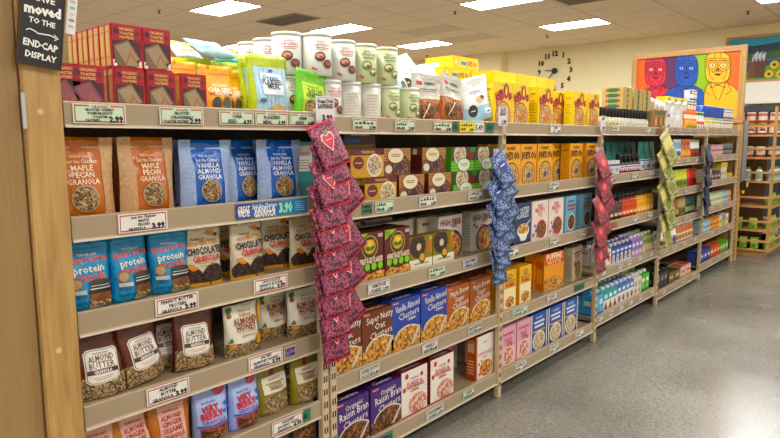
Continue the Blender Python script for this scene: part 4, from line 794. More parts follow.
KINDS['beigebox'] = lambda: carton('cereal_box', .19, .20, .06, '#d3cbb8', [('R', .05, .6, .95, .95, '#ddd6c6'), ('R', .2, .80, .8, .86, '#9a4a3a'), ('E', .5, .35, .3, .3, OATS)], [('R', .1, .1, .9, .9, '#c4bba6')], [('R', .1, .2, .9, .8, '#c9c0ac')])
row('beigebox', 2, 2, None, .17, .06, 'beige cereal box', 'cereal box', X=[1.62, 1.84, 2.06], where='at the back above the olive boxes')
row('beigebox', 2, 2, None, .30, .06, 'beige cereal box', 'cereal box', X=[1.40, 1.62, 1.84], where='in the last row, third shelf, second bay')
KINDS['hifiber'] = lambda: carton('cereal_box', .192, .205, .065, '#d8d5cc', [('R', 0, .0, 1, .02, '#c9c4b8'), ('E', .62, .26, .40, .40, '#1e1a1c'), ('E', .62, .27, .34, .32, '#b98a5c'), ('E', .60, .28, .30, .26, FLAK), ('E', .5, .25, .05, .05, '#9c2030'), ('E', .72, .2, .04, .04, '#9c2030'), ('T', 'HIGH FIBER', .5, .84, .15, '#7a2436', .9, 0, .03), ('T', 'CEREAL', .62, .74, .07, '#7a2436', .3), ('E', .25, .60, .05, .05, '#b82a38'), ('E', .52, .62, .05, .04, '#b82a38'), ('E', .84, .52, .05, .05, '#b82a38'), ('E', .12, .66, .04, .04, '#3a2a2a')], [('R', .1, .08, .9, .92, '#c9c6bd'), *[('R', .2, .15+.07*k, .8, .165+.07*k, '#8a857a') for k in range(9)]], [('R', .1, .2, .9, .8, '#cfcbc0')])
row('hifiber', 2, 2, [450.5, 481.5], .10, .065, 'white high fiber cereal box', 'cereal box', where='on third shelf, second bay')
def cluster(base, nm, food, sid, w=.192, h=.213, flag='#c02030', d=.06):
    def f():
        words = nm; art = [('R', .05, .925, .26, .965, flag, {'part': 'brand_flash'}), ('T', TJ, .155, .945, .025, W_, .19)]; y = .85
        for s, sz in words: art.append(('T', s, .56, y, sz, W_, .84, .09, .004)); y -= sz*w/h*1.25
        art += [('T', 'Clusters', .60, y+.01, .15, W_, .8, .11, .0), ('T', 'CEREAL', .70, y-.10, .06, W_, .3, .08), ('E', .58, .19, .50, .31, '#e5dccb'), ('E', .58, .19, .47, .285, food), ('P', [(0, 0), (.25, 0), (.18, .2), (.0, .3)], food), ('P', [(.66, .05), (.98, .40), (1.0, .36), (.74, .03)], '#c9c5bd')]
        art = [a if a[0] != 'E' else ('P', [(min(.998, max(.002, a[1]+a[3]*math.cos(2*PI*k/28))), max(.003, a[2]+a[4]*w/h*math.sin(2*PI*k/28))) for k in range(28)], a[5]) for a in art]
        return carton('cereal_box', w, h, d, base, art, [('R', .1, .06, .9, .94, sid), *[('R', .2, .15+.09*k, .8, .17+.09*k, base) for k in range(7)]], [('R', .05, .2, .95, .8, sid), ('T', 'Clusters', .5, .5, .12, W_, .7)])
    return f
KINDS['nutty'] = cluster('#6a3414', [('Super Nutty', .15), ('Oat', .15)], FLAK, '#7c4420'); KINDS['valmond'] = cluster('#27409a', [('Vanilla Almond', .16)], FLAK, '#22367e', .196, .225)
KINDS['maplebr'] = cluster('#a8581c', [('Maple Brown', .15), ('Sugar', .13)], FLAK, '#934a16', .186); KINDS['raisin'] = cluster('#46246e', [('Organic', .11), ('Raisin Bran', .17)], DARKF, '#3a1d5e', .196, .20)
def rows2(kind, b, i, pxs, d, desc, w, Y=.032, **kw):
    o = row(kind, b, i, pxs, Y, d, desc, 'cereal box', w=w, where=f'in front on {SWD(b, i)}, {BW[b]}', **kw)
    row(kind, b, i, None, Y+d+.004, d, desc, 'cereal box', X=[q.location.x+.003 for q in o], where=f'behind its twin, {SWD(b, i)}, {BW[b]}', **kw)
rows2('nutty', 2, 3, [345, 378], .06, 'brown nutty oat cereal box', .192); rows2('valmond', 2, 3, [406, 434], .06, 'blue vanilla almond cereal box', .196)
rows2('maplebr', 2, 3, [458, 480], .06, 'orange maple brown cereal box', .186); rows2('raisin', 2, 4, [352.5, 386.5], .06, 'purple raisin bran cereal box', .196)
KINDS['fstraw'] = lambda: carton('cereal_box', .182, .212, .055, '#8e1f2c', [('R', .0, .0, 1, 1, '#e9e3da'), ('E', .2, .88, .07, .07, '#c2323c'), ('E', .78, .82, .06, .06, '#c2323c'), ('E', .1, .6, .06, .06, '#c2323c'), ('T', 'ORGANIC', .5, .80, .05, '#a83a44', .4), ('T', 'FLAKES &', .5, .70, .10, '#b8303c', .6), ('T', 'STRAWBERRIES', .5, .62, .09, '#b8303c', .76), ('T', 'CEREAL', .5, .54, .07, '#b8303c', .4), ('E', .62, .22, .36, .26, '#d9a8a8'), ('E', .62, .22, .32, .23, PINKF), ('R', .0, .0, 1, .03, '#b8303c')], [('R', .1, .08, .9, .92, '#a02634'), *[('R', .2, .2+.1*k, .8, .22+.1*k, '#d9a8a8') for k in range(6)]], [('R', .05, .15, .95, .85, '#7a1a26'), ('T', 'STRAWBERRIES', .5, .5, .12, W_, .7)])
rows2('fstraw', 2, 4, [414.5, 442], .055, 'white and red strawberry flakes box', .182)
KINDS['beigecer'] = lambda: carton('cereal_box', .18, .20, .06, '#dcd3bf', [('R', .05, .05, .95, .95, '#e4dccb'), ('E', .5, .3, .3, .25, FLAK), ('E', .5, .7, .2, .1, '#c9963a'), *[('E', .2+.15*k, .5+.08*(k % 3), .03, .03, '#3a3a5a') for k in range(5)]], [('R', .1, .1, .9, .9, '#cfc5b0')], [('R', .1, .2, .9, .8, '#d2c9b4')])
row('beigecer', 2, 4, None, .22, .06, 'beige cereal box with dotted front', 'cereal box', X=[Xat(452, .19, .14), Xat(470, .25, .14)], where='behind the corn flakes')
KINDS['corn'] = lambda: carton('cereal_box', .165, .228, .062, '#b8501c', [('R', .0, .0, 1, 1, '#e8e2da'), ('T', 'organic', .5, .84, .07, '#8a857a', .4), ('T', 'CORN FLAKES', .5, .58, .12, '#b8402c', .8), ('T', 'CEREAL', .5, .49, .06, '#b8402c', .3), ('E', .56, .22, .36, .26, '#d8602c'), ('E', .56, .22, .32, .22, FLAK), ('E', .16, .36, .05, .05, '#b82a38'), ('E', .3, .42, .04, .04, '#3a3a7a'), ('E', .2, .12, .05, .05, '#b82a38'), ('R', 0, 0, .05, 1, '#c05a24')], [('R', .14, .62, .86, .92, '#d98a5a'), ('R', .14, .1, .86, .55, '#c4662e'), *[('R', .2, .15+.07*k, .8, .17+.07*k, '#f0d8c4') for k in range(5)], *[('R', .2, .66+.05*k, .8, .68+.05*k, '#f6ece2') for k in range(4)]], [('R', .05, .1, .95, .9, '#a84818')])
put('corn', Xat(484.5, .03, deck(2, 4)), .061, deck(2, 4), 'white and orange corn flakes box at the farther end of bottom shelf', 'cereal box')
# --- third bay boxes
row('honeyos', 3, 1, [511, 528, 544.5, 575.5, 591], .035, .062, 'amber honey O cereal box', 'cereal box', w=.178, where='on second shelf, third bay')
row('honeyos', 3, 1, None, .105, .062, 'amber honey O cereal box', 'cereal box', X=[2.55+.18*k for k in range(6)], where='in the row behind')
KINDS['navy'] = lambda: carton('cereal_box', .192, .230, .06, '#23345e', [('T', 'FROSTED', .5, .82, .15, '#d5deea', .8, .06, .02), ('T', 'FLAKES', .5, .70, .15, '#d5deea', .7, .06, .02), ('E', .55, .33, .34, .20, '#efece2'), ('E', .55, .36, .30, .15, FLAK), ('P', [(.28, .26), (.42, .08), (.68, .08), (.82, .26)], '#efece2'), ('P', [(.60, .42), (.92, .58), (.94, .54), (.66, .40)], '#c9cdd4')], [('R', .1, .1, .9, .9, '#1d2b4e')])
row('navy', 3, 2, [522], .035, .06, 'navy frosted flakes cereal box', 'cereal box', where='behind the navy packet strip')
KINDS['fruity'] = lambda: carton('cereal_box', .190, .226, .06, '#eadcd2', [('T', 'TINY', .5, .86, .11, '#c0303c', .5, 0, .03), ('T', 'FRUITY', .5, .76, .13, '#c0303c', .7, 0, .03), ('T', "O's", .5, .65, .12, '#d05a2a', .4, 0, .03), *[('E', .1+.8*((k*37) % 11)/11, .12+.4*((k*23) % 9)/9, .05, .05, ['#e0a030', '#6a4a9a', '#c84a6a', '#3f6ab0', '#d86a3a'][k % 5]) for k in range(14)], ('E', .58, .28, .30, .28, '#c23a4a'), ('E', .58, .28, .26, .24, COOK)], [('R', .1, .05, .9, .95, '#ead2cc'), *[('E', .3+.4*(k % 2), .12+.1*k, .14, .14, ['#e0a030', '#6a4a9a', '#c84a6a', '#3f6ab0'][k % 4]) for k in range(8)]])
row('fruity', 3, 2, [539.5, 553], .035, .06, 'pink and white fruit ring cereal box', 'cereal box', yaw=[0, 0], w=.20, where='on third shelf, third bay')
KINDS['sky'] = lambda: carton('cereal_box', .165, .226, .075, '#7fb4d2', [('R', .0, .0, 1, .06, '#5a9ac0'), ('R', .2, .84, .8, .88, '#2c4a6a'), ('T', 'CINNAMON', .5, .74, .13, '#a03a2a', .8, 0, .03), ('R', .15, .62, .85, .665, '#a03a2a'), ('E', .55, .28, .36, .33, '#e5ded0'), ('E', .55, .28, .32, .28, DARKF)], [('R', .12, .06, .88, .94, '#8cbfdb'), *[('R', .2, .12+.06*k, .8, .135+.06*k, '#4a86aa') for k in range(12)]])
row('sky', 3, 2, [570, 586], .036, .075, 'light blue cinnamon squares cereal box', 'cereal box', yaw=3, where='on third shelf, third bay')
KINDS['panda'] = lambda: carton('cereal_box', .134, .212, .055, '#e6b41e', [('R', .05, .02, .95, .55, '#f0e2b8'), ('E', .5, .18, .36, .22, FLAK), ('E', .50, .84, .17, .12, '#274a22'), ('E', .5, .845, .13, .08, '#e0a040'), ('T', 'PEANUT BUTTER', .5, .72, .08, '#b8302c', .8), ('T', 'PUFFS', .5, .61, .18, '#b8302c', .8, 0, .04), ('R', .0, .56, 1, .575, '#c98a1a')], [('R', .1, .1, .9, .9, '#d8a418')], [('R', .1, .2, .9, .8, '#dcae20')])
rows2('panda', 3, 3, [509.5, 525], .055, 'yellow peanut butter puffs box', .134)
KINDS['puffin'] = lambda: carton('cereal_box', .235, .228, .062, '#e79a1c', [('R', 0, .82, 1, 1, '#cf4e1c'), ('T', 'PUFFINS', .5, .91, .15, '#f6e6bc', .86, 0, .04), ('R', .03, .70, .97, .80, '#c8401e'), ('T', 'PEANUT BUTTER', .5, .75, .07, '#f6e6bc', .7), ('P', [(0, .0), (1, 0), (1, .20), (.7, .34), (.4, .38), (.0, .3)], FLAK)], [('R', .08, .05, .92, .8, '#d8701a'), ('R', .2, .2, .8, .6, '#e8a83a')], [('R', .05, .1, .95, .9, '#c8541a')])
z = deck(3, 3); 
put('puffin', Xat(556.5, .04, z), .09, z, 'orange puffed cereal box turned toward the aisle, front one', 'cereal box', 'orange puffed cereal boxes', -3)
put('puffin', Xat(540, .14, z), .17, z, 'orange puffed cereal box behind the yellow puffs boxes', 'cereal box', 'orange puffed cereal boxes', 8)
KINDS['beigepuff'] = lambda: carton('cereal_box', .21, .220, .06, '#c9bd9e', [('R', .02, .02, .98, .98, '#d2c6a8'), ('R', .14, .78, .86, .83, '#8a2f2a'), ('R', .2, .70, .8, .74, '#8a2f2a'), ('R', .3, .64, .7, .66, '#5a4a3a'), ('E', .58, .3, .30, .28, '#8a5426'), ('E', .58, .3, .26, .24, GRAN), ('E', .25, .5, .1, .1, '#a8432f')], [('R', .08, .05, .92, .95, '#b8ab8c'), *[('R', .2, .15+.07*k, .8, .165+.07*k, '#7a6f58') for k in range(9)]], [('R', .05, .1, .95, .9, '#bcb090')])
put('beigepuff', Xat(580, .05, z)-.01, .10, z, 'beige multigrain cereal box beside the metal post, fourth shelf', 'cereal box', None, 8)
KINDS['pinkbox'] = lambda: carton('cereal_box', .158, .218, .06, '#dba2b0', [('R', .0, .0, 1, .48, '#e4b4be'), ('T', 'STRAWBERRY', .5, .82, .09, '#a02a4c', .8), ('T', "Joe's", .46, .69, .17, '#a82a50', .6, .05, .02), ('T', "O's", .56, .55, .2, '#a82a50', .6, .05, .05), ('E', .5, .25, .40, .34, '#f0dcd8'), ('E', .5, .25, .36, .3, PINKF)], [('R', .1, .06, .9, .94, '#e3b2be'), *[('R', .2, .15+.08*k, .8, .165+.08*k, '#b86a80') for k in range(8)]], [('R', .05, .15, .95, .85, '#e6bcc6')])
rows2('pinkbox', 3, 4, [508, 523.5], .06, 'pink strawberry O cereal box', .158)
KINDS['bluebox'] = lambda: carton('cereal_box', .196, .222, .06, '#1f4ba0', [('T', 'ORGANIC', .5, .88, .07, '#d8e2f0', .5), ('R', .18, .73, .82, .79, '#d8e2ee'), ('R', .22, .62, .78, .68, '#d8e2ee'), ('R', .12, .50, .88, .54, '#d9b23a'), ('E', .5, .25, .38, .30, '#e9e4d6'), ('E', .5, .25, .34, .26, OATS), ('R', 0, 0, .06, 1, '#e2d9b8'), ('R', .94, 0, 1, 1, '#e2d9b8')], [('R', .1, .06, .9, .94, '#2a5ab2'), *[('R', .2, .15+.08*k, .8, .165+.08*k, '#9ab4de') for k in range(8)]], [('R', .05, .15, .95, .85, '#2c5cb4')])
rows2('bluebox', 3, 4, [538.5, 555, 570], .06, 'royal blue shredded wheat box', .196)
def gbottle(body, cap, lab, r=.034, h=.17, caph=.05, rough=.25, art=None, nm='bottle'):
    return lambda: bottle(nm, [(r*.95, 0), (r, .004), (r, h-caph-.025), (r*.55, h-caph), (r*.5, h-caph)], body, cap, (r*.62, h-caph+.0002, r*.58, h), (lab, .02, h-caph-.035, art) if lab else None, rough=rough)
KINDS['tealbot'] = gbottle('#2f93b8', '#3aa6c4', '#57b2cc', .036, .20, .035, .2)
row('tealbot', 3, 4, None, .20, .072, 'teal plastic bottle', 'bottle', X=[3.30+.078*k for k in range(4)], where='at the back beyond the blue boxes')
row('tealbot', 3, 4, None, .30, .072, 'teal plastic bottle', 'bottle', X=[3.30+.078*k for k in range(4)], where='in the last row beyond the blue boxes')
# ------------------------------------------------------------------ fourth bay
z = deck(4, 0)
KINDS['tanflat'] = lambda: carton('snack_carton', .175, .0375, .155, '#bda768', [('E', .5, .5, .10, .07, '#4a5a36'), ('R', 0, 0, 1, .05, '#a8925f')], [('P', [(.22, .5), (.34, .85), (.70, .85), (.82, .5), (.70, .15), (.34, .15)], '#2f6a46'), ('P', [(.16, .5), (.24, .8), (.30, .5), (.24, .2)], '#a03040'), ('P', [(.88, .5), (.80, .8), (.74, .5), (.80, .2)], '#a03040')])
for k in range(4): put('tanflat', Xat(623, .05, z+.2)+.088, .128, z+.142+.038*k, f'tan carton with green label, {["lowest", "second", "third", "topmost"][k]} of the stack of four', 'carton', 'stacked tan cartons')
KINDS['tansmall'] = lambda: carton('snack_carton', .17, .0375, .155, '#b9a365', [('E', .5, .5, .12, .12, '#4a5a36'), ('R', 0, 0, 1, .05, '#a8925f')], [('R', .2, .2, .8, .8, '#b49d69')])
for k in range(4):
    put('tansmall', Xat(623, .05, z+.2)+.30, .128, z+.142+.038*k, f'small tan carton with dark emblem, {["lowest", "second", "third", "topmost"][k]} of the nearer small stack', 'carton', 'stacked tan cartons')
    put('tansmall', Xat(623, .05, z+.2)+.48, .128, z+.142+.038*k, f'small tan carton with dark emblem, {["lowest", "second", "third", "topmost"][k]} of the farther small stack', 'carton', 'stacked tan cartons')
KINDS['jarw'] = gbottle('#c9c4b4', '#17171a', '#e6e2d8', .027, .140, .062, .25, [('R', .1, .1, .9, .35, '#b9aaa2'), ('R', .2, .55, .8, .8, '#6a6460')], 'spice_jar')
KINDS['jarg'] = gbottle('#c9c4a0', '#17171a', '#d9d2a0', .027, .140, .062, .25, [('R', .1, .1, .9, .4, '#7a8444'), ('R', .2, .55, .8, .8, '#5a5a2a')], 'spice_jar')
xj = 3.715
for k in range(16):
    kd = 'jarg' if k < 6 else 'jarw'; c = 'green labelled' if k < 6 else 'white labelled'; kk = k if k < 6 else k-6; n = 6 if k < 6 else 10
    put(kd, xj+.0595*k, .06, z, f'black capped {c} spice jar, {order(kk, n)}in the front row, fourth bay', 'spice jar', 'black capped spice jars')
    put(kd, xj+.0595*k, .13, z, f'black capped {c} spice jar, {order(kk, n)}in the back row, fourth bay', 'spice jar', 'black capped spice jars')
KINDS['redoval'] = lambda: carton('tea_carton', .105, .155, .07, '#a9935e', [('R', .05, .75, .95, .97, '#5a6a38'), ('E', .5, .42, .34, .44, '#a8402c'), ('E', .5, .42, .24, .32, '#d8b87a'), ('R', .0, .0, .12, 1, '#8a2f26')], [('R', .1, .1, .9, .9, '#8f7c4c')])
run('redoval', 4, 0, 655.5, 3, .11, .03, .07, 'tan upright carton with red oval', 'carton', w=.105, where='farther end, top shelf, fourth bay')
KINDS['tealbag'] = lambda: pouch('bag', .118, .232, .05, '#1a7a70', [('R', .03, .05, .97, .40, '#dfe6ea'), ('R', .03, .34, .97, .38, '#3a5aa8'), ('R', .2, .12, .8, .22, '#7a8cb0'), ('R', .3, .55, .7, .7, '#14625a')], 61)
KINDS['pinkbot'] = gbottle('#1c1a1c', '#151517', '#e8e0e4', .038, .140, .045, .3, [('R', 0, 0, 1, .42, '#c24a86'), ('R', .1, .6, .9, .8, '#4a3a4a')])
KINDS['wbox'] = lambda: carton('carton', .09, .10, .06, '#dfe0e0', [('R', 0, .6, 1, .75, '#3a5aa8'), ('R', .2, .2, .8, .45, '#9aa6b8')], [('R', .1, .1, .9, .9, '#cfd2d6')])
row('wbox', 4, 1, None, .04, .06, 'small white box with blue stripe', 'carton', X=[3.86+.095*k for k in range(3)], where='on the second shelf, fourth bay')
row('pinkbot', 4, 1, None, .03, .076, 'black bottle with pink label', 'bottle', X=[4.15+.082*k for k in range(5)], where='on second shelf, fourth bay')
row('tealbag', 4, 1, None, .05, .05, 'teal bag with white label', 'bag', X=[4.60+.121*k for k in range(3)], where='at front on second shelf, fourth bay')
row('tealbag', 4, 1, None, .18, .05, 'teal bag with white label', 'bag', X=[3.80+.124*k for k in range(9)], where='in the row behind, fourth bay')
def sauce(body, lab): return gbottle(body, '#17161a', lab, .034, .175, .03, .25, [('R', .1, .1, .9, .3, '#f0e0b0'), ('E', .5, .65, .28, .22, body)], 'sauce_bottle')
KINDS['sred'] = sauce('#b03a1c', '#d9542a'); KINDS['syel'] = sauce('#d8981a', '#eeb92a'); KINDS['sdark'] = sauce('#2e2326', '#6a4a4a')
wh = 'on third shelf, fourth bay'
row('sdark', 4, 2, None, .03, .068, 'dark sauce bottle', 'sauce bottle', X=[3.90, 3.98, 4.06, 4.135], where=wh)
row('sred', 4, 2, None, .03, .068, 'orange red sauce bottle', 'sauce bottle', X=[4.215+.072*k for k in range(4)], where=wh)
row('syel', 4, 2, None, .03, .068, 'yellow sauce bottle', 'sauce bottle', X=[4.512+.072*k for k in range(5)], where=wh)
row('sdark', 4, 2, None, .11, .068, 'dark capped sauce bottle', 'sauce bottle', X=[3.95+.083*k for k in range(11)], where='in the row behind, fourth bay')
def dc(body, top, cap, a, w=.08, h=.15): return lambda: drink_carton('drink_carton', w, h, body, top, cap, a)
KINDS['cwr'] = dc('#e6e0da', '#dcd6d0', '#e9e6e0', [('E', .5, .5, .3, .3, '#c24a3a'), ('R', .2, .75, .8, .85, '#8a8580'), ('R', .0, .0, 1, .1, '#c9b8a8')])
KINDS['cblue'] = dc('#2c4f9c', '#1f3a7a', '#cfd4da', [('R', 0, .0, 1, .12, '#e4e6ea'), ('P', [(.15, .15), (.85, .15), (.7, .6), (.3, .6)], '#d8dde4'), ('E', .5, .35, .2, .2, '#e0a83a'), ('R', .15, .72, .85, .86, '#e9edf2')], .074, .145)
KINDS['cpurp'] = dc('#8a6ab0', '#a78ac6', '#e6e2ea', [('R', .0, .0, 1, .4, '#b9a0d0'), ('R', .2, .15, .8, .3, '#e8d8b8'), ('R', .2, .6, .8, .8, '#efe9f2')], .074, .16)
KINDS['cgreen'] = dc('#b9c47a', '#a3b55e', '#e6e8dc', [('R', .0, .0, 1, .45, '#d8c89a'), ('R', .2, .55, .8, .8, '#5f7a34'), ('E', .5, .25, .25, .2, '#e9dfc2')], .078, .16)
KINDS['csky'] = dc('#5aa6d2', '#3f8fc2', '#8fc8e2', [('R', .0, .0, 1, .1, '#3a80b4'), ('R', .2, .5, .8, .75, '#d8e9f2'), ('P', [(.2, .1), (.8, .1), (.6, .4)], '#7cc0e2')], .083, .165)
KINDS['cteal'] = dc('#e6e6e0', '#3aa0a0', '#dce8ea', [('R', 0, .55, 1, 1, '#3aa0a0'), ('P', [(.1, .05), (.9, .05), (.5, .5)], '#7a4a2a'), ('R', .2, .65, .8, .85, '#e8efee')], .08, .165)
KINDS['cbw'] = dc('#e4e4e6', '#4a72b8', '#dfe4ee', [('R', 0, .60, 1, 1, '#4a72b8'), ('E', .5, .25, .3, .3, '#8a5a3a'), ('R', .2, .7, .8, .88, '#e8ecf4')], .08, .165)
KINDS['cwhite'] = dc('#ded9cf', '#d2ccc0', '#e9e6e0', [('R', .15, .5, .85, .8, '#b9a88f'), ('E', .5, .25, .25, .25, '#a8907a')], .078, .165)
KINDS['cgrn2'] = dc('#4fae4a', '#3f9a3c', '#e2ebdc', [('R', .15, .55, .85, .8, '#dff0d2'), ('R', 0, 0, 1, .12, '#2f7a34'), ('E', .5, .3, .25, .25, '#9ad07a')], .085, .165)
def two(kind, b, i, x0, n, p, d, desc, Y=.035, sh=''):
    row(kind, b, i, None, Y, d, desc, 'drink carton', X=[x0+p*k for k in range(n)], where=f'in front on {sh}')
    row(kind, b, i, None, Y+d+.006, d, desc, 'drink carton', X=[x0+p*k for k in range(n)], where=f'in second row, {sh}')
sh = 'fourth shelf, fourth bay'
two('cwr', 4, 3, 3.87, 2, .084, .08, 'white and red drink carton', sh=sh); two('cblue', 4, 3, 4.04, 5, .0775, .074, 'dark blue drink carton', sh=sh)
two('cpurp', 4, 3, 4.43, 3, .077, .074, 'lilac drink carton', sh=sh); two('cgreen', 4, 3, 4.665, 3, .0795, .078, 'pale green drink carton', sh=sh)
row('cblue', 4, 3, None, .195, .074, 'dark blue drink carton', 'drink carton', X=[4.04+.0775*k for k in range(5)], where='in third row, '+sh)
sh = 'bottom shelf, fourth bay'
two('csky', 4, 4, 3.76, 2, .086, .083, 'sky blue drink carton', sh=sh); two('cteal', 4, 4, 3.932, 3, .083, .08, 'teal and white drink carton', sh=sh)
two('cbw', 4, 4, 4.182, 4, .083, .08, 'blue and white drink carton', sh=sh); two('cwhite', 4, 4, 4.515, 2, .081, .078, 'cream drink carton', sh=sh)
two('cgrn2', 4, 4, 4.68, 2, .089, .085, 'bright green drink carton', sh=sh)
# ------------------------------------------------------------------ fifth bay
z = deck(5, 0)
KINDS['wpack'] = lambda: pouch('white_packet', .19, .24, .05, '#dcdad6', [('R', .1, .3, .9, .8, '#d0ced0'), ('R', .15, .55, .85, .57, '#9a9aa4'), ('R', .0, .86, 1, .9, '#c6c4c4')], 71, amp=1.5)
for k, px in enumerate((671, 679, 686)): put('wpack', Xat(px, .05, z), .08, z, f'white packet standing, {order(k, 3)}on top shelf, fifth bay', 'packet', 'white packets', 0, 0, 0)
for k in range(6):
    p = onY(655+6.0*k, 103+2.6*k, .11); put('wpack', p.x, .11+.02*(k % 2), p.z-.03, f'white packet lying in the sloping heap, {order(k, 6)}', 'packet', 'white packets', 18, -55, 30)
KINDS['opack'] = lambda: pouch('snack_packet', .075, .17, .04, '#d8641c', [('R', .1, .12, .9, .5, '#e8a03a'), ('R', .1, .6, .9, .8, '#efdcc0'), ('P', [(.1, .12), (.9, .3), (.9, .12)], '#6a8a2c')], 73)
KINDS['gpack'] = lambda: pouch('snack_packet', .075, .175, .04, '#2f6a34', [('P', [(.1, .05), (.6, .05), (.9, .95), (.5, .95)], '#e2e2d8'), ('E', .55, .4, .25, .2, '#c23a2c'), ('R', .1, .8, .9, .92, '#1f4a26')], 75)
wh = 'on top shelf, fifth bay'
row('opack', 5, 0, None, .03, .04, 'orange snack packet', 'snack packet', X=[5.60+.080*k for k in range(4)], where=wh, yaw=-25)
row('gpack', 5, 0, None, .03, .04, 'green and white snack packet', 'snack packet', X=[5.92+.080*k for k in range(3)], where=wh, yaw=-25)
KINDS['ybox'] = lambda: carton('snack_carton', .19, .12, .10, '#e2d84a', [('E', .3, .4, .2, .3, '#2f6a34'), ('E', .55, .35, .12, .18, '#d87a2a'), ('R', .7, .1, 1, .9, '#dfe6e2'), ('E', .85, .5, .1, .1, '#9ab8a0')], [('R', .1, .1, .9, .9, '#d2c83a')])
for k in range(3):
    pass
KINDS['underbox'] = lambda: carton('stock_case', .58, .19, .20, '#b49a72', [('R', .05, .1, .95, .9, '#a88d64')])
XC = Xat(668, .30, z+.25)
z = deck(6, 0)
put('underbox', XC+.2, .36, z, 'plain tan stock case under the yellow boxes at the back', 'case'); put('underbox', XC+.8, .36, z, 'plain tan stock case under the patterned cans at the back', 'case')
for k in range(3): put('ybox', XC+.005+.195*k, .33, z+.192, f'yellow carton with fruit picture, {order(k, 3)}on the back of the top shelf', 'carton', 'yellow fruit cartons')
def tin(body, b1, b2, r=.048, h=.12, plain=False):
    return lambda: can('tin_can', r, h, body, [('R', 0, .1, .5, .9, b1), ('R', .5, .1, .9, .9, b2)] if plain else [('R', 0, .62, 1, .95, b1), ('R', 0, .05, 1, .2, b2), ('E', .3, .42, .16, .2, '#e8e2d2'), ('E', .72, .42, .16, .2, '#e8e2d2'), ('R', .2, .7, .8, .85, '#efe9da')], '#c9c9c6', .004, 16)
KINDS['tgreen'] = tin('#dcd6c4', '#7aa83c', '#5f8a34'); KINDS['torange'] = tin('#dfd6c2', '#3a3430', '#d8641c'); KINDS['tblue'] = tin('#2a4ca8', '#2546a0', '#1f3a80', .048, .11, True); KINDS['tdots'] = tin('#c0bec4', '#6a5a86', '#4a5a9a', .048, .11)
KINDS['tyel'] = tin('#e0d83a', '#dcd02a', '#6a3a7a'); KINDS['tred'] = tin('#c9c4bc', '#a8303a', '#b0404a')
row('tgreen', 5, 0, None, .30, .096, 'green and white patterned can', 'can', X=[XC+.60], where='on the stock case beside yellow cartons', dz=.1995)
row('torange', 5, 0, None, .30, .096, 'orange and cream patterned can', 'can', X=[XC+.70, XC+.80, XC+.90], where='on the tan stock case', dz=.1995)
row('tdots', 5, 0, None, .30, .096, 'purple dotted can', 'can', X=[XC+.81, XC+.91], where='topmost, on the patterned cans', dz=.3205)
def spk(body, b1, b2, w=.09, h=.17, nm='snack_pouch', d=.045, sd=0): return lambda: pouch(nm, w, h, d, body, [('R', .12, .5, .88, .85, b1), ('E', .5, .28, .32, .26, b2), ('R', .1, .9, .9, .92, b1)], 80+sd)
KINDS['pred'] = spk('#a82c24', '#e2dcd2', '#d9a03a', sd=1); KINDS['pwb'] = spk('#d9dfe4', '#7aa0c4', '#3a6a9a', sd=2); KINDS['por'] = spk('#d8721c', '#a8481a', '#e8b04a', sd=3); KINDS['pgw'] = spk('#3f6a3a', '#e4e4da', '#c23a2c', sd=4)
wh = 'on second shelf, fifth bay'
row('pred', 5, 1, None, .04, .045, 'red snack pouch', 'pouch', X=[5.16, 5.255], where=wh, yaw=-20); row('pwb', 5, 1, None, .04, .045, 'white and blue snack pouch', 'pouch', X=[5.35, 5.445], where=wh, yaw=-20)
row('por', 5, 1, None, .04, .045, 'orange snack pouch', 'pouch', X=[5.54+.095*k for k in range(3)], where=wh, yaw=-20); row('pgw', 5, 1, None, .04, .045, 'green and white snack pouch', 'pouch', X=[5.825+.092*k for k in range(3)], where=wh, yaw=-20)
KINDS['plime'] = spk('#a3b41c', '#c9d23c', '#5a6a1a', .1, .165, sd=5); KINDS['pcrim'] = spk('#c4281c', '#d84a2a', '#8a1a16', .1, .165, sd=6); KINDS['pnavy'] = spk('#2a3a6a', '#9ab0d0', '#e2dcd2', .09, .165, sd=7)
wh = 'on third shelf, fifth bay'
row('pnavy', 5, 2, None, .04, .045, 'navy snack pouch', 'pouch', X=[5.27], where=wh, yaw=-20); row('plime', 5, 2, None, .04, .045, 'lime green pouch', 'pouch', X=[5.37+.097*k for k in range(4)], where=wh, yaw=-20); row('pcrim', 5, 2, None, .04, .045, 'bright red pouch', 'pouch', X=[5.76+.097*k for k in range(3)], where=wh, yaw=-20)
KINDS['pbrown'] = spk('#6a3a22', '#8a5a34', '#b08a4a', .1, .17, sd=8); KINDS['ptan'] = spk('#8a7444', '#a8925a', '#4a4a2a', .1, .17, sd=9); KINDS['pdkg'] = spk('#1f3230', '#3a5a52', '#8a9a6a', .1, .17, sd=10)
wh = 'on fourth shelf, fifth bay'
row('pbrown', 5, 3, None, .04, .045, 'brown pouch', 'pouch', X=[5.28, 5.375, 5.47], where=wh, yaw=-20); row('ptan', 5, 3, None, .04, .045, 'olive tan pouch', 'pouch', X=[5.565, 5.66], where=wh, yaw=-20); row('pdkg', 5, 3, None, .04, .045, 'dark green pouch', 'pouch', X=[5.755+.095*k for k in range(3)], where=wh, yaw=-20)
KINDS['pw1'] = spk('#dcd8cc', '#2f6aa8', '#3a3a7a', .08, .16, sd=11); KINDS['py1'] = spk('#d8c23a', '#efe9d2', '#4a2a6a', .08, .16, sd=12); KINDS['pbl1'] = spk('#4a8ac0', '#e8ecf0', '#5a3a7a', .08, .16, sd=13); KINDS['porw'] = spk('#dfd2c0', '#c2642c', '#a8742c', .08, .16, sd=14)
wh = 'on fifth shelf, fifth bay'
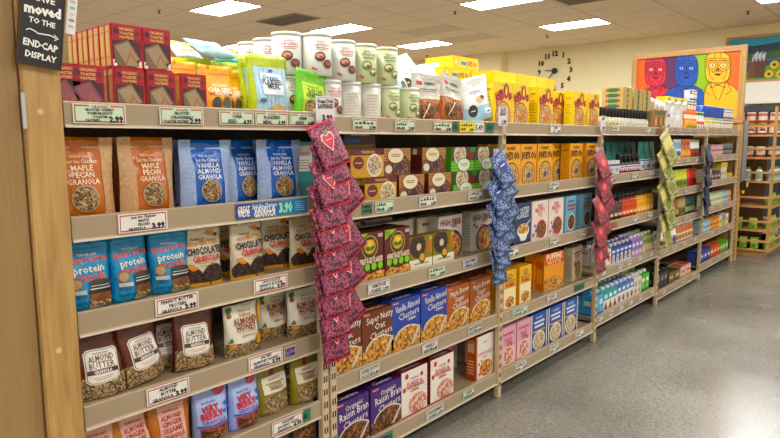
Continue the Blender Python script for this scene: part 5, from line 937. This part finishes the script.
row('pw1', 5, 4, None, .04, .045, 'white pouch with purple base', 'pouch', X=[5.02, 5.275], where=wh, yaw=-28); row('py1', 5, 4, None, .04, .045, 'yellow and purple pouch', 'pouch', X=[5.105, 5.36], where=wh, yaw=-28); row('pbl1', 5, 4, None, .04, .045, 'sky blue pouch', 'pouch', X=[5.19, 5.445], where=wh, yaw=-28)
row('porw', 5, 4, None, .04, .045, 'cream and orange pouch', 'pouch', X=[5.53+.084*k for k in range(6)], where=wh, yaw=-28)
KINDS['blackc'] = dc('#1d1b1f', '#26242a', '#141416', [('R', .2, .5, .8, .8, '#8a8690'), ('R', .2, .15, .8, .3, '#5a5460')], .085, .16)
row('blackc', 5, 5, None, .04, .085, 'black drink carton', 'drink carton', X=[4.98, 5.07, 5.16, 5.25], where='on bottom shelf, fifth bay')
KINDS['brownc'] = lambda: carton('snack_carton', .16, .095, .12, '#5a4a30', [('R', .1, .2, .9, .8, '#7a6a44'), ('R', .2, .4, .8, .6, '#c9b88a')], [('R', .1, .1, .9, .9, '#4a3c26')], [('R', .1, .1, .9, .9, '#3c4a2c')])
KINDS['pinkc'] = lambda: carton('snack_carton', .16, .095, .12, '#d8a898', [('R', .1, .2, .9, .8, '#e4c4b8'), ('R', .2, .4, .8, .6, '#a8483a')], [('R', .1, .1, .9, .9, '#c49486')], [('R', .1, .1, .9, .9, '#a84a3a')])
row('brownc', 5, 5, None, .04, .12, 'dark olive carton', 'carton', X=[5.41, 5.575], where='on bottom shelf, fifth bay'); row('pinkc', 5, 5, None, .04, .12, 'salmon pink carton', 'carton', X=[5.74, 5.905], where='on bottom shelf, fifth bay')
# ------------------------------------------------------------------ sixth bay
wh = 'lower level, top shelf, farthest bay'
row('tyel', 6, 0, None, .03, .096, 'yellow can', 'can', X=[6.19, 6.29, 6.39], where=wh); row('tgreen', 6, 0, None, .03, .096, 'green and cream can', 'can', X=[6.49+.1*k for k in range(4)], where=wh); row('tred', 6, 0, None, .03, .096, 'red and grey can', 'can', X=[6.89+.1*k for k in range(4)], where=wh)
wh = 'upper level, top shelf, farthest bay'
row('tblue', 6, 0, None, .03, .096, 'royal blue can', 'can', X=[6.19+.1*k for k in range(7)], where=wh, dz=.1205); row('tdots', 6, 0, None, .03, .096, 'purple and grey can', 'can', X=[6.89+.1*k for k in range(4)], where=wh, dz=.1205)
def sc(w, h, c, a, s): return lambda: carton('snack_carton', w, h, .09, c, [('R', .1, .2, .9, .8, a), ('R', .2, .4, .8, .6, s)], [('R', .1, .1, .9, .9, a)], [('R', .1, .1, .9, .9, a)])
KINDS['k_pink'] = sc(.11, .11, '#c99ca0', '#d8b4b6', '#8a3a4a'); KINDS['k_ivory'] = sc(.11, .12, '#dcd6c6', '#cfc8b4', '#8a8a7a'); KINDS['k_yel'] = sc(.12, .05, '#d8b92c', '#e4cc4a', '#7a5a1a'); KINDS['k_dark'] = sc(.11, .09, '#4a3238', '#6a4a50', '#c9b0a8'); KINDS['k_pale'] = sc(.105, .125, '#c4d0a6', '#dde2cc', '#7a9a5a')
KINDS['k_sky'] = sc(.11, .12, '#8fb8c9', '#b4d0da', '#3a6a8a'); KINDS['k_or'] = sc(.11, .12, '#d8862c', '#e4a85a', '#8a3a1a'); KINDS['k_navy'] = sc(.12, .13, '#22306e', '#3a4a96', '#c9d0e6'); KINDS['k_rust'] = sc(.12, .13, '#b4401c', '#cf5a2c', '#efd8b0'); KINDS['k_grn'] = sc(.11, .12, '#4f8a34', '#79ac4a', '#dfe9c8')
wf = lambda i: f'on the {SWD(6, i)}, farthest bay'
row('k_pink', 6, 1, None, .03, .09, 'pink carton', 'carton', X=[6.46+.113*k for k in range(4)], where=wf(1))
KINDS['cup'] = lambda: bottle('cup', [(.032, 0), (.038, .004), (.04, .05), (.038, .055), (.038, .055)], '#7a7a7a', '#17171a', (.041, .0552, .041, .065), None, 12)
row('cup', 6, 1, None, .03, .08, 'grey cup with black lid', 'cup', X=[6.92+.085*k for k in range(5)], where='lower level, farthest bay'); row('cup', 6, 1, None, .03, .08, 'grey cup with black lid', 'cup', X=[6.92+.085*k for k in range(5)], where='upper level, farthest bay', dz=.0655)
row('k_ivory', 6, 2, None, .03, .09, 'ivory carton', 'carton', X=[6.30, 6.42, 6.90, 7.01], where=wf(2)); row('k_dark', 6, 2, None, .03, .09, 'dark plum carton', 'carton', X=[6.54, 6.655, 6.77], where=wf(2)); row('k_yel', 6, 2, None, .03, .09, 'flat yellow carton', 'carton', X=[7.14, 7.265], where=wf(2))
row('k_yel', 6, 2, None, .03, .09, 'flat yellow carton on the ivory cartons', 'carton', X=[6.905, 7.028], where=wf(2), dz=.1205)
row('k_pale', 6, 3, None, .03, .09, 'pale green carton', 'carton', X=[6.40+.108*k for k in range(6)], where=wf(3)); row('k_sky', 6, 3, None, .03, .09, 'light blue carton', 'carton', X=[7.05, 7.165], where=wf(3)); row('k_or', 6, 3, None, .03, .09, 'orange carton', 'carton', X=[7.28], where=wf(3))
row('k_sky', 6, 4, None, .03, .09, 'light blue carton', 'carton', X=[6.26, 6.375, 6.49], where=wf(4)); row('k_or', 6, 4, None, .03, .09, 'orange carton', 'carton', X=[6.605, 6.72, 6.835], where=wf(4)); row('k_ivory', 6, 4, None, .03, .09, 'ivory carton', 'carton', X=[6.95, 7.22], where=wf(4)); row('k_yel', 6, 4, None, .03, .09, 'flat yellow carton', 'carton', X=[7.085], where=wf(4))
row('k_navy', 6, 5, None, .03, .09, 'navy blue carton', 'carton', X=[6.19+.123*k for k in range(4)], where=wf(5)); row('k_rust', 6, 5, None, .03, .09, 'rust orange carton', 'carton', X=[6.682+.123*k for k in range(3)], where=wf(5)); row('k_grn', 6, 5, None, .03, .09, 'green carton', 'carton', X=[7.055+.113*k for k in range(3)], where=wf(5))
# ------------------------------------------------------------------ strips of packets hanging on the uprights
def packet(m, w, h, seed, art):
    return lambda: pouch('snack_packet', w, h, .012, m, art, seed, pillow=True, nx=8, nz=10, amp=.9)
HEART = lambda c, e, c2: [('P', [(.5+.24*k[0], .58+.21*k[1]) for k in [(0, -1.1), (.62, -.35), (.98, .25), (.85, .75), (.45, .92), (0, .6), (-.45, .92), (-.85, .75), (-.98, .25), (-.62, -.35)]], e), ('P', [(.5+.20*k[0], .58+.17*k[1]) for k in [(0, -1.1), (.62, -.35), (.98, .25), (.85, .75), (.45, .92), (0, .6), (-.45, .92), (-.85, .75), (-.98, .25), (-.62, -.35)]], c), ('R', .42, .74, .58, .80, c2), ('R', .38, .60, .62, .615, e), ('R', .0, .965, 1, 1, c, {'part': 'seal'}), ('R', .0, .0, 1, .035, c, {'part': 'seal'})]
KINDS['k_mag'] = packet(mottle('berry print', '#ad4a6b', ('#7c2844', '#2f141c'), 190), .135, .165, 91, HEART('#b81f35', '#e6b8c2', '#3f8a2c'))
KINDS['k_nav'] = packet(mottle('blueberry print', '#2c4478', ('#1a2444', '#86a0c8'), 170), .135, .175, 92, [('E', .5, .6, .30, .24, '#24408e'), ('E', .5, .6, .24, .18, '#1c2f6e'), ('R', .35, .62, .65, .66, '#c9d4ea'), ('R', 0, .965, 1, 1, '#24386a', {'part': 'seal'}), ('R', 0, 0, 1, .035, '#24386a', {'part': 'seal'})])
KINDS['k_red'] = packet(mottle('raspberry print', '#8f2c44', ('#b45468', '#5a1a2c'), 150), .15, .185, 93, [('E', .5, .58, .30, .26, '#b8283a'), ('E', .5, .58, .18, .14, '#d86a70'), ('P', [(.42, .74), (.5, .82), (.58, .74)], '#3f7a34'), ('R', 0, .965, 1, 1, '#a0304a', {'part': 'seal'}), ('R', 0, 0, 1, .035, '#7a2034', {'part': 'seal'})])
KINDS['k_lim'] = packet(mottle('apple print', '#9c9658', ('#5f5c30', '#c6be92'), 110), .20, .27, 94, [('R', .1, .5, .9, .8, '#d0c87a'), ('E', .5, .3, .25, .2, '#7a8a3a'), ('R', .0, .93, 1, 1, '#c2b85a', {'part': 'seal'}), ('R', 0, 0, 1, .05, '#a8a04a', {'part': 'seal'})])
KINDS['k_dkb'] = packet(mottle('currant print', '#1a2034', ('#10141f', '#2e3858'), 110), .15, .19, 95, [('E', .5, .58, .28, .22, '#2f3f7a'), ('R', 0, .965, 1, 1, '#1a2038', {'part': 'seal'})])
def strip(nm, kind, px0, py0, py1, pts, desc, zt):
    """pts: (px, py of the middle, roll, tilt, out)"""
    a = onY(px0, py0, -.022); b_ = onY(px0, py1, -.022); o = empty('hanging_strip', (a.x, -.022, b_.z)); L = a.z-b_.z+.03
    mb = MB(); mb.box(-.012, -.0008, 0, .012, .0008, L, mat('#d8dcdc', .25)); mb.done('plastic_strip', o)
    mb = MB(); mb.box(-.014, -.002, L-.03, .014, .012, L, mat('#c9ced0', .25), .001); mb.done('hook', o); tag(o, f'clear hanging strip carrying the {desc}s', 'strip', 'hanging strips')
    n = len(pts)
    for k, (px, py, ro, ti, out) in enumerate(pts):
        p = onY(px, py, -out); q = get(kind); h = {'k_mag': .165, 'k_nav': .175, 'k_red': .185, 'k_lim': .27, 'k_dkb': .19}[kind]
        R = Matrix.Rotation(math.radians(ro), 3, 'Y') @ Matrix.Rotation(math.radians(ti), 3, 'X')
        q.rotation_euler = R.to_euler(); q.location = p-R @ Vector((0, 0, h/2))
        w = ('topmost' if k == 0 else 'lowest' if k == n-1 else ORD[k+1]+' from top')
        tag(q, f'{desc}, {w} of its hanging strip', 'packet', desc+'s')
mag = [(329, 145, -18, -14, .075), (331, 163, -14, -14, .068), (330, 183, -10, -15, .080), (345, 190, -32, -8, .040), (328, 207, -8, -15, .072), (330, 228, -10, -13, .084), (346, 236, -30, -8, .040), (331, 250, -6, -14, .076), (333, 272, -6, -13, .086), (347, 268, -28, -8, .040), (333, 294, -4, -13, .078), (346, 303, -26, -8, .040), (334, 316, -3, -13, .088), (335, 338, -2, -6, .074)]
strip('clip_strip', 'k_mag', 322, 128, 350, mag, 'mottled magenta snack packet', 0)
nav = [(503, 170, -22, -14, .07), (505, 183, -26, -14, .062), (499, 197, -18, -14, .074), (508, 205, -30, -9, .055), (499, 218, -14, -14, .078), (506, 228, -22, -8, .058), (500, 238, -10, -14, .076), (501, 251, -6, -12, .084), (499, 266, -3, -6, .07)]
strip('clip_strip', 'k_nav', 497, 155, 272, nav, 'mottled navy snack packet', 0)
red = [(603, 165, -20, -14, .07), (605, 178, -24, -10, .058), (604, 189, -28, -10, .066), (608, 200, -30, -8, .056), (601, 210, -16, -14, .076), (604, 222, -18, -9, .060), (600, 234, -10, -14, .078), (602, 246, -8, -12, .064), (600, 258, -4, -8, .074)]
strip('clip_strip', 'k_red', 598, 152, 262, red, 'dark red snack packet', 0)
lim = [(666, 148, -24, -14, .075), (663, 166, -20, -14, .072), (667, 182, -22, -14, .080), (663, 198, -18, -14, .074), (666, 212, -18, -13, .082), (663, 230, -10, -10, .080)]
lim = [(a+3, b, c, d, e) for a, b, c, d, e in lim]
strip('clip_strip', 'k_lim', 663, 138, 244, lim, 'yellow green foil packet', 0)
dkb = [(709, 155, -16, -12, .07), (708, 165, 12, -10, .060), (708, 176, -12, -12, .074), (707, 187, 10, -10, .064), (707, 197, -8, -12, .076), (706, 207, -4, -8, .066)]
strip('clip_strip', 'k_dkb', 707, 148, 213, dkb, 'dark navy snack packet', 0)
# ------------------------------------------------------------------ price tags on the shelf lips
TAGN = {}
INKT = '#1d1a1c'
def price(b, i, px, w, h, lines, col, label, border='#b8404a', pr=None, dzc=0, organic=False):
    zc = SZ[b][i]-LIP/2+.002+dzc; x = Xat(px, -.004, zc)
    o = empty('price_tag', (x, -.0035, zc-h/2)); mb = MB(); mb.box(-w/2, -.0016, 0, w/2, 0, h, mat(col, .5), .0004); mb.done('card', o)
    art = []
    if border:
        t = .004/w; u = .0025/h; v = .06
        for q in ((.03, 1-v-u*1.4, .97, 1-v), (.03, v, .97, v+u*1.4), (.03, v, .03+t*.6, 1-v), (.97-t*.6, v, .97, 1-v)): art.append(('R', *q, border, {'part': 'border'}))
    n = len(lines); lh = .82/max(1, n)
    if organic: art += [('R', .30, .84, .70, 1.0, col, {'part': 'border'}), ('T', 'ORGANIC', .5, .88, .13*h/w, '#b02a36', .40, 0, .03)]; lh = .72/n
    y = (.80 if organic else .90)-lh/2
    for k, s in enumerate(lines):
        if not s: wd = (.5+.3*((k*7+int(px)) % 3)/2)*(.62 if pr and k == n-1 else 1); art += [('R', .08+q*wd/5, y-lh*.26, .08+(q+.7)*wd/5, y+lh*(.12+.12*((q+k) % 3)), INKT, {'part': 'lettering'}) for q in range(5)]; y -= lh; continue
        full = .86 if not pr or k < n-1 else .56
        art.append(('T', s, .5 if full > .8 else .36, y, lh*.70*h/w, INKT, full, .02, .035)); y -= lh
    if pr: art.append(('T', pr, .80, .24, .30*h/w, INKT, .28, .03, .06))
    make_art(o, lambda xx, zz, off: Vector(((xx-.5)*w, -.0016-off, zz*h)), w, h, art, lift=.0003, step=.00012)
    return tag(o, label, 'price tag', 'handwritten price tags')
GT = '#cfe0c6'
def wpx(b, i, a, c): z = SZ[b][i]-.03; return Xat(c, -.004, z)-Xat(a, -.004, z)
price(1, 0, 100, wpx(1, 0, 74, 127), .050, ['FROSTED CHERRY', 'POMEGRANATE', 'TOASTER', 'PASTRIES'], GT, 'green tinted price tag reading frosted cherry pomegranate toaster pastries', pr='2.99', organic=True)
price(1, 0, 182, wpx(1, 0, 160, 204), .048, ['FROSTED', 'STRAWBERRY', 'TOASTER PASTRIES'], GT, 'green tinted price tag reading frosted strawberry toaster pastries', pr='2.99', organic=True)
price(1, 0, 237, wpx(1, 0, 220, 254.5), .042, ['CHIA', 'SEED'], GT, 'green tinted price tag reading organic chia seed', pr='4.99', organic=True)
price(1, 0, 272, wpx(1, 0, 256, 288.5), .042, ['FLAXSEED', 'MEAL'], GT, 'green tinted price tag reading organic flaxseed meal', pr='3.99', organic=True)
price(1, 0, 303, wpx(1, 0, 290, 316), .040, ['HEMP', 'SEEDS'], GT, 'green tinted price tag reading organic hemp seeds', pr='6.49', organic=True)
price(1, 1, 143.5, wpx(1, 1, 119, 168), .052, ['Just the Clusters', 'MAPLE', 'PECAN', 'GRANOLA'], '#e8e5dd', 'white price tag reading maple pecan granola', pr='3.99')
price(1, 1, 273, wpx(1, 1, 239, 309), .048, ['', 'VANILLA', 'GRANOLA'], '#2f62a8', 'blue great value shelf tag reading vanilla almond granola', border=None)
o = bpy.context.scene.objects['price_tag.006'] if 'price_tag.006' in bpy.data.objects else None
if o:
    w = wpx(1, 1, 239, 309); h = .048
    for ch in list(o.children):
        if ch.name.startswith('lettering'): bpy.data.objects.remove(ch)
    make_art(o, lambda xx, zz, off: Vector(((xx-.5)*w, -.0016-off, zz*h)), w, h, [('R', 0, 0, .2, 1, '#2b3f8f'), ('R', .62, 0, 1, 1, '#2a86b8'), ('T', 'GREAT', .10, .62, .07, W_, .16, 0, .03), ('T', 'VALUE!', .10, .36, .07, W_, .16, 0, .03), ('T', 'Just the Clusters', .38, .78, .045, W_, .34), ('T', 'VANILLA', .38, .50, .065, W_, .3, 0, .03), ('T', 'GRANOLA', .38, .22, .065, W_, .3, 0, .03), ('T', '3.90', .68, .5, .11, '#a8e8b0', .2, 0, .05), *[('R', .82, .2+.15*k, .96, .23+.15*k, '#cfe4f0') for k in range(5)]], lift=.0003, step=.00012)
price(1, 2, 177.5, wpx(1, 2, 156, 199), .050, ['PEANUT BUTTER', 'PROTEIN', 'GRANOLA'], '#e8e5dd', 'white price tag reading peanut butter protein granola', pr='3.99')
price(1, 2, 271, wpx(1, 2, 254.5, 288), .046, ['CHOCOLATE', 'PEANUT BUTTER', 'GRANOLA'], '#e8e5dd', 'white price tag reading chocolate peanut butter granola', pr='3.99')
price(1, 3, 168.5, wpx(1, 3, 147.5, 190), .050, ['ALMOND', 'BUTTER', 'GRANOLA'], '#e8e5dd', 'white price tag reading almond butter granola', pr='3.99')
price(1, 3, 266, wpx(1, 3, 249, 283), .048, ['SALTED', 'ALMOND HONEY', 'GRANOLA'], '#e8e5dd', 'white price tag reading almond honey granola', pr='3.99')
q = price(1, 3, 290, wpx(1, 3, 283.5, 296), .046, ['NEW', 'ITEM'], '#8f7fb8', 'small purple square tag with yellow centre under honey pouches', border='#e2c23a')
price(1, 4, 170, wpx(1, 4, 150, 190), .048, ['ALMOND', 'GINGER', 'GRANOLA'], '#e8e5dd', 'white price tag reading almond ginger granola', pr='3.99')
price(1, 4, 288, wpx(1, 4, 271, 302), .046, ['ORGANIC', 'ANCIENT GRAIN', 'GRANOLA'], '#e8e5dd', 'white price tag reading ancient grain granola', pr='4.99')
price(1, 4, 306.5, wpx(1, 4, 303, 311), .044, [''], '#2f7a56', 'small green tag beside the ancient grain price tag', border=None)
DG = '#2d6a52'
price(2, 0, 365, wpx(2, 0, 353, 377), .044, ['', ''], GT, 'green tinted price tag under the white canisters', pr='2.99', organic=True)
price(2, 0, 405, wpx(2, 0, 395, 415), .044, ['', ''], GT, 'green tinted price tag under the pale green canisters', pr='2.99', organic=True)
price(2, 0, 443, wpx(2, 0, 434, 452), .044, ['', ''], GT, 'green tinted price tag under the cookie bags', pr='3.99', organic=True)
price(2, 0, 455.5, wpx(2, 0, 453, 458.5), .046, [''], DG, 'narrow dark green tag left of the yellow price tag', border=None)
price(2, 0, 467, wpx(2, 0, 459.5, 474), .046, ['', ''], '#e6d23a', 'yellow price tag under the leaning white bag', border=None, pr='1.99')
price(2, 0, 479, wpx(2, 0, 475, 484), .046, ['5.49'], '#e4e2da', 'white price tag between yellow and dark green tags', border=None)
price(2, 0, 490, wpx(2, 0, 486, 493.5), .046, [''], DG, 'narrow dark green tag next to the second post, top lip', border=None)
TT = {(2, 3): {370: ['SUPER NUTTY', 'OAT CLUSTERS'], 430: ['VANILLA', 'ALMOND CLUSTERS'], 475: ['MAPLE BROWN', 'CLUSTERS']}, (2, 4): {435: ['STRAWBERRY', 'FLAKES'], 468.5: ['CORN', 'FLAKES']}, (2, 2): {379: ['HERITAGE', 'FLAKES'], 470: ['HIGH FIBER', 'CEREAL']}, (3, 0): {555.5: ["JOE'S", "O's"]}, (3, 3): {552: ['PUFFINS', 'CEREAL']}}
def plain(b, i, pxs, w=None, col='#e4e1da', kind='white price tag'):
    n = len(pxs)
    for k, px in enumerate(pxs):
        ww = w or .075; price(b, i, px, ww, .044, TT.get((b, i), {}).get(px, ['', '']), col, f'{kind}, {order(k, n)}on {SWD(b, i)} lip, {BW[b]}', border='#8a8580', pr=random.choice(['2.99', '3.49', '1.99', '3.79']))
plain(2, 1, [384.5], .11, GT, 'green tinted price tag'); plain(2, 1, [367.5], .055, DG, 'dark green tag'); plain(2, 1, [428, 475.5], .12)
plain(2, 2, [379], .13); plain(2, 2, [437], .12, GT, 'green tinted price tag'); plain(2, 2, [470], .12, '#d9d4e2', 'lilac white price tag')
plain(2, 3, [370, 430, 475], .115); plain(2, 4, [385], .10, DG, 'dark green tag'); plain(2, 4, [435], .13); plain(2, 4, [468.5], .10, GT, 'green tinted price tag')
plain(3, 0, [555.5], .13); plain(3, 1, [554], .12); plain(3, 2, [513, 554.5, 584], .11); plain(3, 3, [520], .16, GT, 'green tinted price tag'); plain(3, 3, [552], .12); plain(3, 3, [579.5], .14, DG, 'dark green tag'); plain(3, 4, [521, 554, 579.5], .12)
plain(4, 0, [616, 648], .12); plain(4, 0, [659], .12, '#c2704a', 'orange tag'); plain(4, 1, [611.5], .14, '#d8b4b0', 'pinkish price tag'); plain(4, 1, [635, 652], .12); plain(4, 2, [613], .15, '#c26a4a', 'orange tag'); plain(4, 2, [635.5, 650.5], .12)
plain(4, 3, [603, 620.5, 629.5, 640, 651], .085); plain(4, 4, [600, 611, 621, 630.5, 641, 652], .085)
for i in range(6):
    plain(5, i, [670.5-i*1.5, 679-i*1.2, 688-i, 697-i*.7], .13, '#d9c6bc', 'pinkish white price tag')
    plain(6, i, [716-i*1.2, 724-i*1.2, 732.5-i*1.2], .13, '#d9c6bc', 'pinkish white price tag')
# little signs standing off the uprights at the top lip
def post_sign(x0, y0, x1, y1, lines, pr, lab):
    a = onY(x0, y1, -.03); b_ = onY(x1, y0, -.03); w = b_.x-a.x; h = b_.z-a.z; o = empty('shelf_sign', ((a.x+b_.x)/2, -.03, a.z)); mb = MB(); mb.box(-w/2, -.001, 0, w/2, .001, h, mat('#e4dfe2', .5)); mb.done('card', o)
    mb = MB(); mb.box(-.006, .0012, .2*h, .006, .0188, .35*h, CHROME, .001); mb.done('clip', o); y = .82; art = [('R', .04, .94, .96, .955, '#6a5a7a', {'part': 'border'}), ('R', .04, .04, .96, .055, '#6a5a7a', {'part': 'border'})]
    for s in lines: art.append(('T', s, .5, y, .16*h/w, INKT, .84, .05, .04)); y -= .2
    art.append(('T', pr, .6, .18, .22*h/w, INKT, .6, .04, .06)); make_art(o, lambda xx, zz, off: Vector(((xx-.5)*w, -.001-off, zz*h)), w, h, art, lift=.0003, step=.00012); tag(o, lab, 'sign', 'signs on the uprights')
post_sign(316.5, 97, 334, 122, ['Freeze Dried', 'RASPBERRIES'], '3.99', 'white handwritten sign on the post above the magenta packets')
post_sign(498.5, 107, 507.5, 125.5, ['BLUE', 'BERRY'], '1.99', 'white handwritten sign on the post above the navy packets')
post_sign(600.5, 116, 606, 131, ['RASP'], '1.99', 'white handwritten sign on the post above the dark red packets')
post_sign(665.5, 113, 670.5, 129, ['APPLE'], '1.99', 'white handwritten sign on the post above yellow green packets')
# ------------------------------------------------------------------ goods on the oak rack
KINDS['rjar'] = lambda: bottle('glass_jar', [(.04, 0), (.046, .005), (.046, .10), (.042, .112), (.04, .112)], '#8f2f1a', '#c9a23a', (.044, .1125, .043, .13), ('#e4ddd0', .02, .085, [('R', .2, .3, .8, .7, '#b0402c')]))
KINDS['ojar'] = lambda: bottle('glass_jar', [(.04, 0), (.046, .005), (.046, .10), (.042, .105), (.04, .105)], '#b0501f', '#e2dcd0', (.045, .1055, .044, .12), ('#ddd6c8', .03, .075, None))
KINDS['gbag'] = lambda: pouch('green_bag', .09, .13, .06, '#8cb234', [('R', .1, .55, .9, .85, '#c2d86a'), ('E', .5, .3, .3, .25, '#5f8a22')], 97)
KINDS['wbott'] = lambda: bottle('bottle', [(.034, 0), (.037, .004), (.037, .11), (.02, .13), (.02, .13)], '#dfe4de', '#7a9a6a', (.022, .1302, .02, .15), ('#9ab0a0', .02, .08, None))
RK = [.10]+zs[1:]
def rack(kind, lv, desc, cat, n=3, dz=0, d=.05, side=5, sp=.1):
    nm = ['lowest', 'second lowest', 'third', 'fourth', 'fifth', 'top'][lv]
    for k in range(n): put(kind, RX+.07, .20-sp*1.55*k if n < 4 else .21-.115*k, RK[lv]+dz, f'{desc}, {order(k, n)}on front of {nm} rack level', cat, desc+'s', -70)
    for k in range(side): put(kind, RX+.20+sp*1.08*k, RY0+.06, RK[lv]+dz, f'{desc}, {order(k, side)}along aisle side, {nm} rack level', cat, desc+'s')
rack('gbag', 0, 'green produce bag', 'bag', 4); rack('gbag', 1, 'green produce bag', 'bag', 3)
rack('wbott', 3, 'white bottle with green cap', 'bottle', 4, sp=.08); rack('gbag', 2, 'pale green bag', 'bag', 0, side=4)
rack('ojar', 4, 'orange jar', 'jar', 4); rack('rjar', 5, 'dark red jar', 'jar', 4); rack('ojar', 5, 'orange jar with pale lid', 'jar', 4, dz=.1305)
# ------------------------------------------------------------------ world and view
w = bpy.data.worlds.new('world'); SC.world = w; w.use_nodes = True; w.node_tree.nodes['Background'].inputs[0].default_value = (.9, .92, 1, 1); w.node_tree.nodes['Background'].inputs[1].default_value = .05
SC.view_settings.view_transform = 'Standard'; SC.view_settings.look = 'None'; SC.view_settings.gamma = 1; SC.view_settings.exposure = EXPO
SC.cycles.max_bounces = 10; SC.cycles.diffuse_bounces = 8; SC.cycles.glossy_bounces = 3; SC.cycles.use_denoising = True; SC.cycles.sample_clamp_indirect = 6
